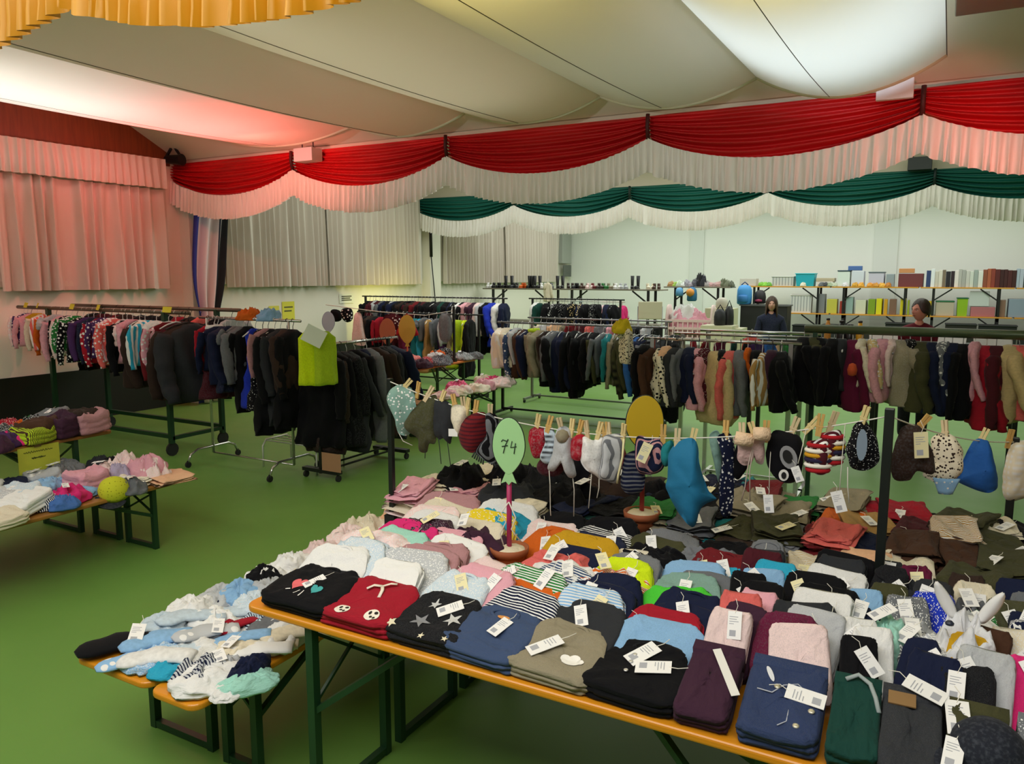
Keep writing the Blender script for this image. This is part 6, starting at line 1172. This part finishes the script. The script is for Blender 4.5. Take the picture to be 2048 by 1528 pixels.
# ------------------------------------------------------------------ the two people behind the racks
def skin_mesh(nodes, edges, root=0, sub=2):
    me = bpy.data.meshes.new('skin'); me.from_pydata([n[:3] for n in nodes], edges, []); o = bpy.data.objects.new('tmp', me); C.objects.link(o)
    md = o.modifiers.new('s', 'SKIN'); 
    for i, n in enumerate(nodes): me.skin_vertices[0].data[i].radius = (n[3], n[4] if len(n) > 4 else n[3])
    me.skin_vertices[0].data[root].use_root = True
    sb = o.modifiers.new('u', 'SUBSURF'); sb.levels = sub; sb.render_levels = sub
    dg = bpy.context.evaluated_depsgraph_get(); r = bpy.data.meshes.new_from_object(o.evaluated_get(dg)); bpy.data.objects.remove(o); return r
def head_mb(face_yaw=0):
    """head about 0.23 m high, looking to -y, centre at origin (mid head)"""
    nu, nv = 36, 28; vs = []
    for j in range(nv+1):
        ph = PI*j/nv; zz = math.cos(ph)
        for i in range(nu):
            th_ = 2*PI*i/nu; sx, sy = math.sin(th_), -math.cos(th_); r = math.sin(ph)
            x = .076*r*sx; y = .098*r*sy; z = .118*zz
            front = max(0, -sy)*r
            if z < 0: k = 1-.28*min(1, -z/.118)**1.3; x *= k; y *= (1-.10*min(1, -z/.118)) if sy < 0 else (1-.35*(-z/.118))
            g = lambda cx, cz, sxx, szz: math.exp(-((x-cx)/sxx)**2-((z-cz)/szz)**2)*front
            y -= .024*g(0, -.022, .012, .020)+.012*g(0, .002, .008, .022)      # nose
            y += .012*g(.032, .008, .016, .011)+.012*g(-.032, .008, .016, .011) # eye sockets
            y -= .006*g(.032, .026, .022, .008)+.006*g(-.032, .026, .022, .008) # brows
            y -= .007*g(0, -.055, .022, .010)-.004*g(0, -.056, .03, .003)       # lips
            y -= .010*g(0, -.092, .022, .016)                                  # chin
            y -= .004*g(.04, -.025, .02, .02)+.004*g(-.04, -.025, .02, .02)
            vs.append((x, y, z))
    mb = MB(); fs = [(j*nu+i, j*nu+(i+1) % nu, (j+1)*nu+(i+1) % nu, (j+1)*nu+i) for j in range(nv) for i in range(nu)]
    mb.add(vs, [f[::-1] for f in fs])
    for s in (-1, 1):                                                          # ears
        mb.tube([(s*.073, .012, -.022), (s*.082, .018, .0), (s*.083, .020, .018), (s*.075, .012, .026)], [.007, .012, .013, .006], 8, flat=.6)
    return mb
def person(loc, rz, hy, label, skin, topm, legm, hairm, hair, scale=1., arms=None):
    """hy: head yaw relative to body. body faces -y."""
    root = empty('person', loc, rz, label, 'person'); root.scale = (scale,)*3
    A = arms or [(.17, 0, 1.36), (.23, -.02, 1.10), (.20, -.20, .98), (.14, -.30, 1.0)]
    nodes = [(0, 0, .95, .15, .11), (0, .0, 1.12, .135, .10), (0, .01, 1.28, .155, .105), (0, .01, 1.39, .12, .085), (0, 0, 1.45, .055, .055), (0, -.012, 1.53, .05, .052)]; edges = [(i, i+1) for i in range(5)]
    for s in (-1, 1):
        b = len(nodes); arm = [(A[0][0]*s, A[0][1], A[0][2], .058), (A[1][0]*s, A[1][1], A[1][2], .044), (A[2][0]*s, A[2][1], A[2][2], .032), (A[3][0]*s, A[3][1], A[3][2], .030, .018)]
        nodes += arm; edges += [(3, b), (b, b+1), (b+1, b+2), (b+2, b+3)]
        hx, hy_, hz = arm[3][:3]; d = (Vector(arm[3][:3])-Vector(arm[2][:3])).normalized(); side = Vector((0, 0, 1)).cross(d).normalized()
        for k in range(4):
            q = Vector((hx, hy_, hz))+side*(.024-.016*k)+d*.02; L = (.055, .066, .072, .062)[k]
            b2 = len(nodes); nodes += [tuple(q+d*.015)+(.009,), tuple(q+d*(.02+L*.5)+Vector((0, 0, -.008)))+(.008,), tuple(q+d*(.02+L*.85)+Vector((0, 0, -.03)))+(.007,)]; edges += [(b+3, b2), (b2, b2+1), (b2+1, b2+2)]
        b2 = len(nodes); q = Vector(arm[3][:3])-d*.02; nodes += [tuple(q-side*s*.034)+(.010,), tuple(q-side*s*.05+d*.03)+(.009,), tuple(q-side*s*.048+d*.055)+(.007,)]; edges += [(b+3, b2), (b2, b2+1), (b2+1, b2+2)]
        b = len(nodes); nodes += [(s*.09, .0, .88, .095), (s*.095, -.01, .50, .062), (s*.095, .02, .10, .042), (s*.10, -.05, .04, .040, .03), (s*.11, -.13, .03, .034, .022)]; edges += [(0, b), (b, b+1), (b+1, b+2), (b+2, b+3), (b+3, b+4)]
    me = skin_mesh(nodes, edges)
    mb = MB(); mb.add([v.co for v in me.vertices], [tuple(p.vertices) for p in me.polygons])
    H = head_mb(); M = Matrix.Translation((0, -.03, 1.625)) @ Matrix.Rotation(hy, 4, 'Z'); mb.add([M @ Vector(v) for v in H.v], H.f)
    raw = mb.mesh('body'); o = bpy.data.objects.new('tmp', raw); C.objects.link(o); rm = o.modifiers.new('r', 'REMESH'); rm.mode = 'VOXEL'; rm.voxel_size = .0065; sm = o.modifiers.new('sm', 'SMOOTH'); sm.factor = .4; sm.iterations = 2
    dg = bpy.context.evaluated_depsgraph_get(); bme = bpy.data.meshes.new_from_object(o.evaluated_get(dg)); bpy.data.objects.remove(o); bme.polygons.foreach_set('use_smooth', [True]*len(bme.polygons))
    body = link('body', bme, mat(skin, .55, name='skin', spec=.35), root)
    # clothing shells
    tn = [(0, 0, .86, .175, .135), (0, 0, 1.0, .165, .125), (0, .0, 1.14, .155, .12), (0, .01, 1.29, .175, .125), (0, .01, 1.40, .135, .10), (0, -.005, 1.505, .068, .066)]; te = [(i, i+1) for i in range(5)]
    for s in (-1, 1):
        b = len(tn); tn += [(A[0][0]*s, A[0][1], A[0][2], .074), ((A[0][0]+A[1][0])/2*s, (A[0][1]+A[1][1])/2, (A[0][2]+A[1][2])/2, .066), (A[1][0]*s, A[1][1], A[1][2], .060), (A[2][0]*s, A[2][1], A[2][2], .046)]; te += [(4, b), (b, b+1), (b+1, b+2), (b+2, b+3)]
    t = skin_mesh(tn, te, 0); t.polygons.foreach_set('use_smooth', [True]*len(t.polygons)); 
    for v in t.vertices: v.co += v.normal*.012*nz(v.co.x*9, v.co.y*9, v.co.z*9)
    link('jacket', t, topm, root)
    ln = [(0, 0, .93, .165, .125), (0, 0, .88, .15, .115)]; le = [(0, 1)]
    for s in (-1, 1): b = len(ln); ln += [(s*.09, 0, .80, .105), (s*.095, -.01, .50, .076), (s*.095, .02, .13, .062)]; le += [(1, b), (b, b+1), (b+1, b+2)]
    t = skin_mesh(ln, le, 0); t.polygons.foreach_set('use_smooth', [True]*len(t.polygons)); link('trousers', t, legm, root)
    for s in (-1, 1):
        mb = MB(); mb.tube([(s*.10, .06, .045), (s*.10, .0, .05), (s*.108, -.08, .04), (s*.112, -.15, .03)], [.045, .052, .048, .03], 12, flat=.8); mb.build('shoe', mat('#1c1a1c', .5, name='shoe_leather'), root, True)
    # eyes, lips, hair follow the head
    hr = bpy.data.objects.new('face_features', None); hd = M
    for s in (-1, 1):
        mb = MB(); mb.lathe([(.001, -.009), (.006, -.006), (.0085, 0), (.006, .006), (.001, .009)], 10); e = mb.build('eye', mat('#d8d2c8', .3, name='eye_white'), root, True); e.matrix_basis = hd @ Matrix.Translation((s*.032, -.077, .007)) @ Matrix.Scale(1.15, 4, (1, 0, 0))
        mb = MB(); mb.lathe([(.001, -.003), (.0045, 0), (.001, .003)], 10, (0, 0, 0)); e = mb.build('iris', mat('#2c1c12', .3, name='iris'), root, True); e.matrix_basis = hd @ Matrix.Translation((s*.032, -.0855, .007)) @ Matrix.Rotation(PI/2, 4, 'X')
        mb = MB(); mb.tube([(s*.018, -.092, .022), (s*.033, -.092, .027), (s*.05, -.082, .022)], [.002, .0032, .0015], 6); e = mb.build('eyebrow', hairm, root, True); e.matrix_basis = hd
    mb = MB(); mb.tube([(-.022, -.088, -.056), (-.008, -.099, -.054), (0, -.1, -.055), (.008, -.099, -.054), (.022, -.088, -.056)], [.002, .0045, .005, .0045, .002], 8); e = mb.build('lips', mat('#9a4a44', .5, name='lips'), root, True); e.matrix_basis = hd
    mb = MB(); n = 40
    def hf(u, v):
        a = 2*PI*u; front = max(0, math.cos(a))          # a=0 is the face side
        if hair == 'short': zl = -.055+.12*front**1.2+.02*math.sin(a*5)
        else: zl = -.26+.335*max(0, math.cos(a)-.45)**.5*1.28 if math.cos(a) > .45 else -.26+.02*math.sin(a*6)
        top = .138
        t = v; z = top+(zl-top)*t
        if z > 0: rr = max(0, 1-(z/.140)**2)**.5
        else: rr = 1.0 if hair == 'short' else 1.0+.06*(-z/.26)
        if hair == 'short' and z < 0: rr = 1-.25*(-z/.08)**1.5
        k = 1+.05*nz(math.sin(a)*3, math.cos(a)*3, z*14)+.02*math.sin(a*17)
        return (.094*rr*k*math.sin(a), .012-.108*rr*k*math.cos(a)*(1 if math.cos(a) < 0 else .93), z)
    mb.grid(hf, n, 18, True); h = mb.build('hair', hairm, root, True); h.matrix_basis = hd; solid(h, .012)
    return root
person((-2.47, 13.0, 0), .30, -.1, 'person with long straight brown hair in a dark navy jacket behind the chrome racks', '#c99a88', cloth('#1b2034', 'plain', '#3a3f52'), cloth('#1c1c22', 'plain', '#303036'), mat('#3f2a1e', .5, name='brown_hair', bump=.4, bscale=30), 'long', .945)
person((-.27, 10.0, 0), .1, -.85, 'person with short dark brown hair in a maroon top looking to the left', '#c98a78', cloth('#5c1624', 'knit', '#7a2a38'), cloth('#1c1c22', 'plain', '#303036'), mat('#2a1a14', .5, name='dark_hair', bump=.4, bscale=30), 'short', .985, arms=[(.17, 0, 1.36), (.22, -.05, 1.12), (.14, -.22, 1.16), (.06, -.28, 1.22)])
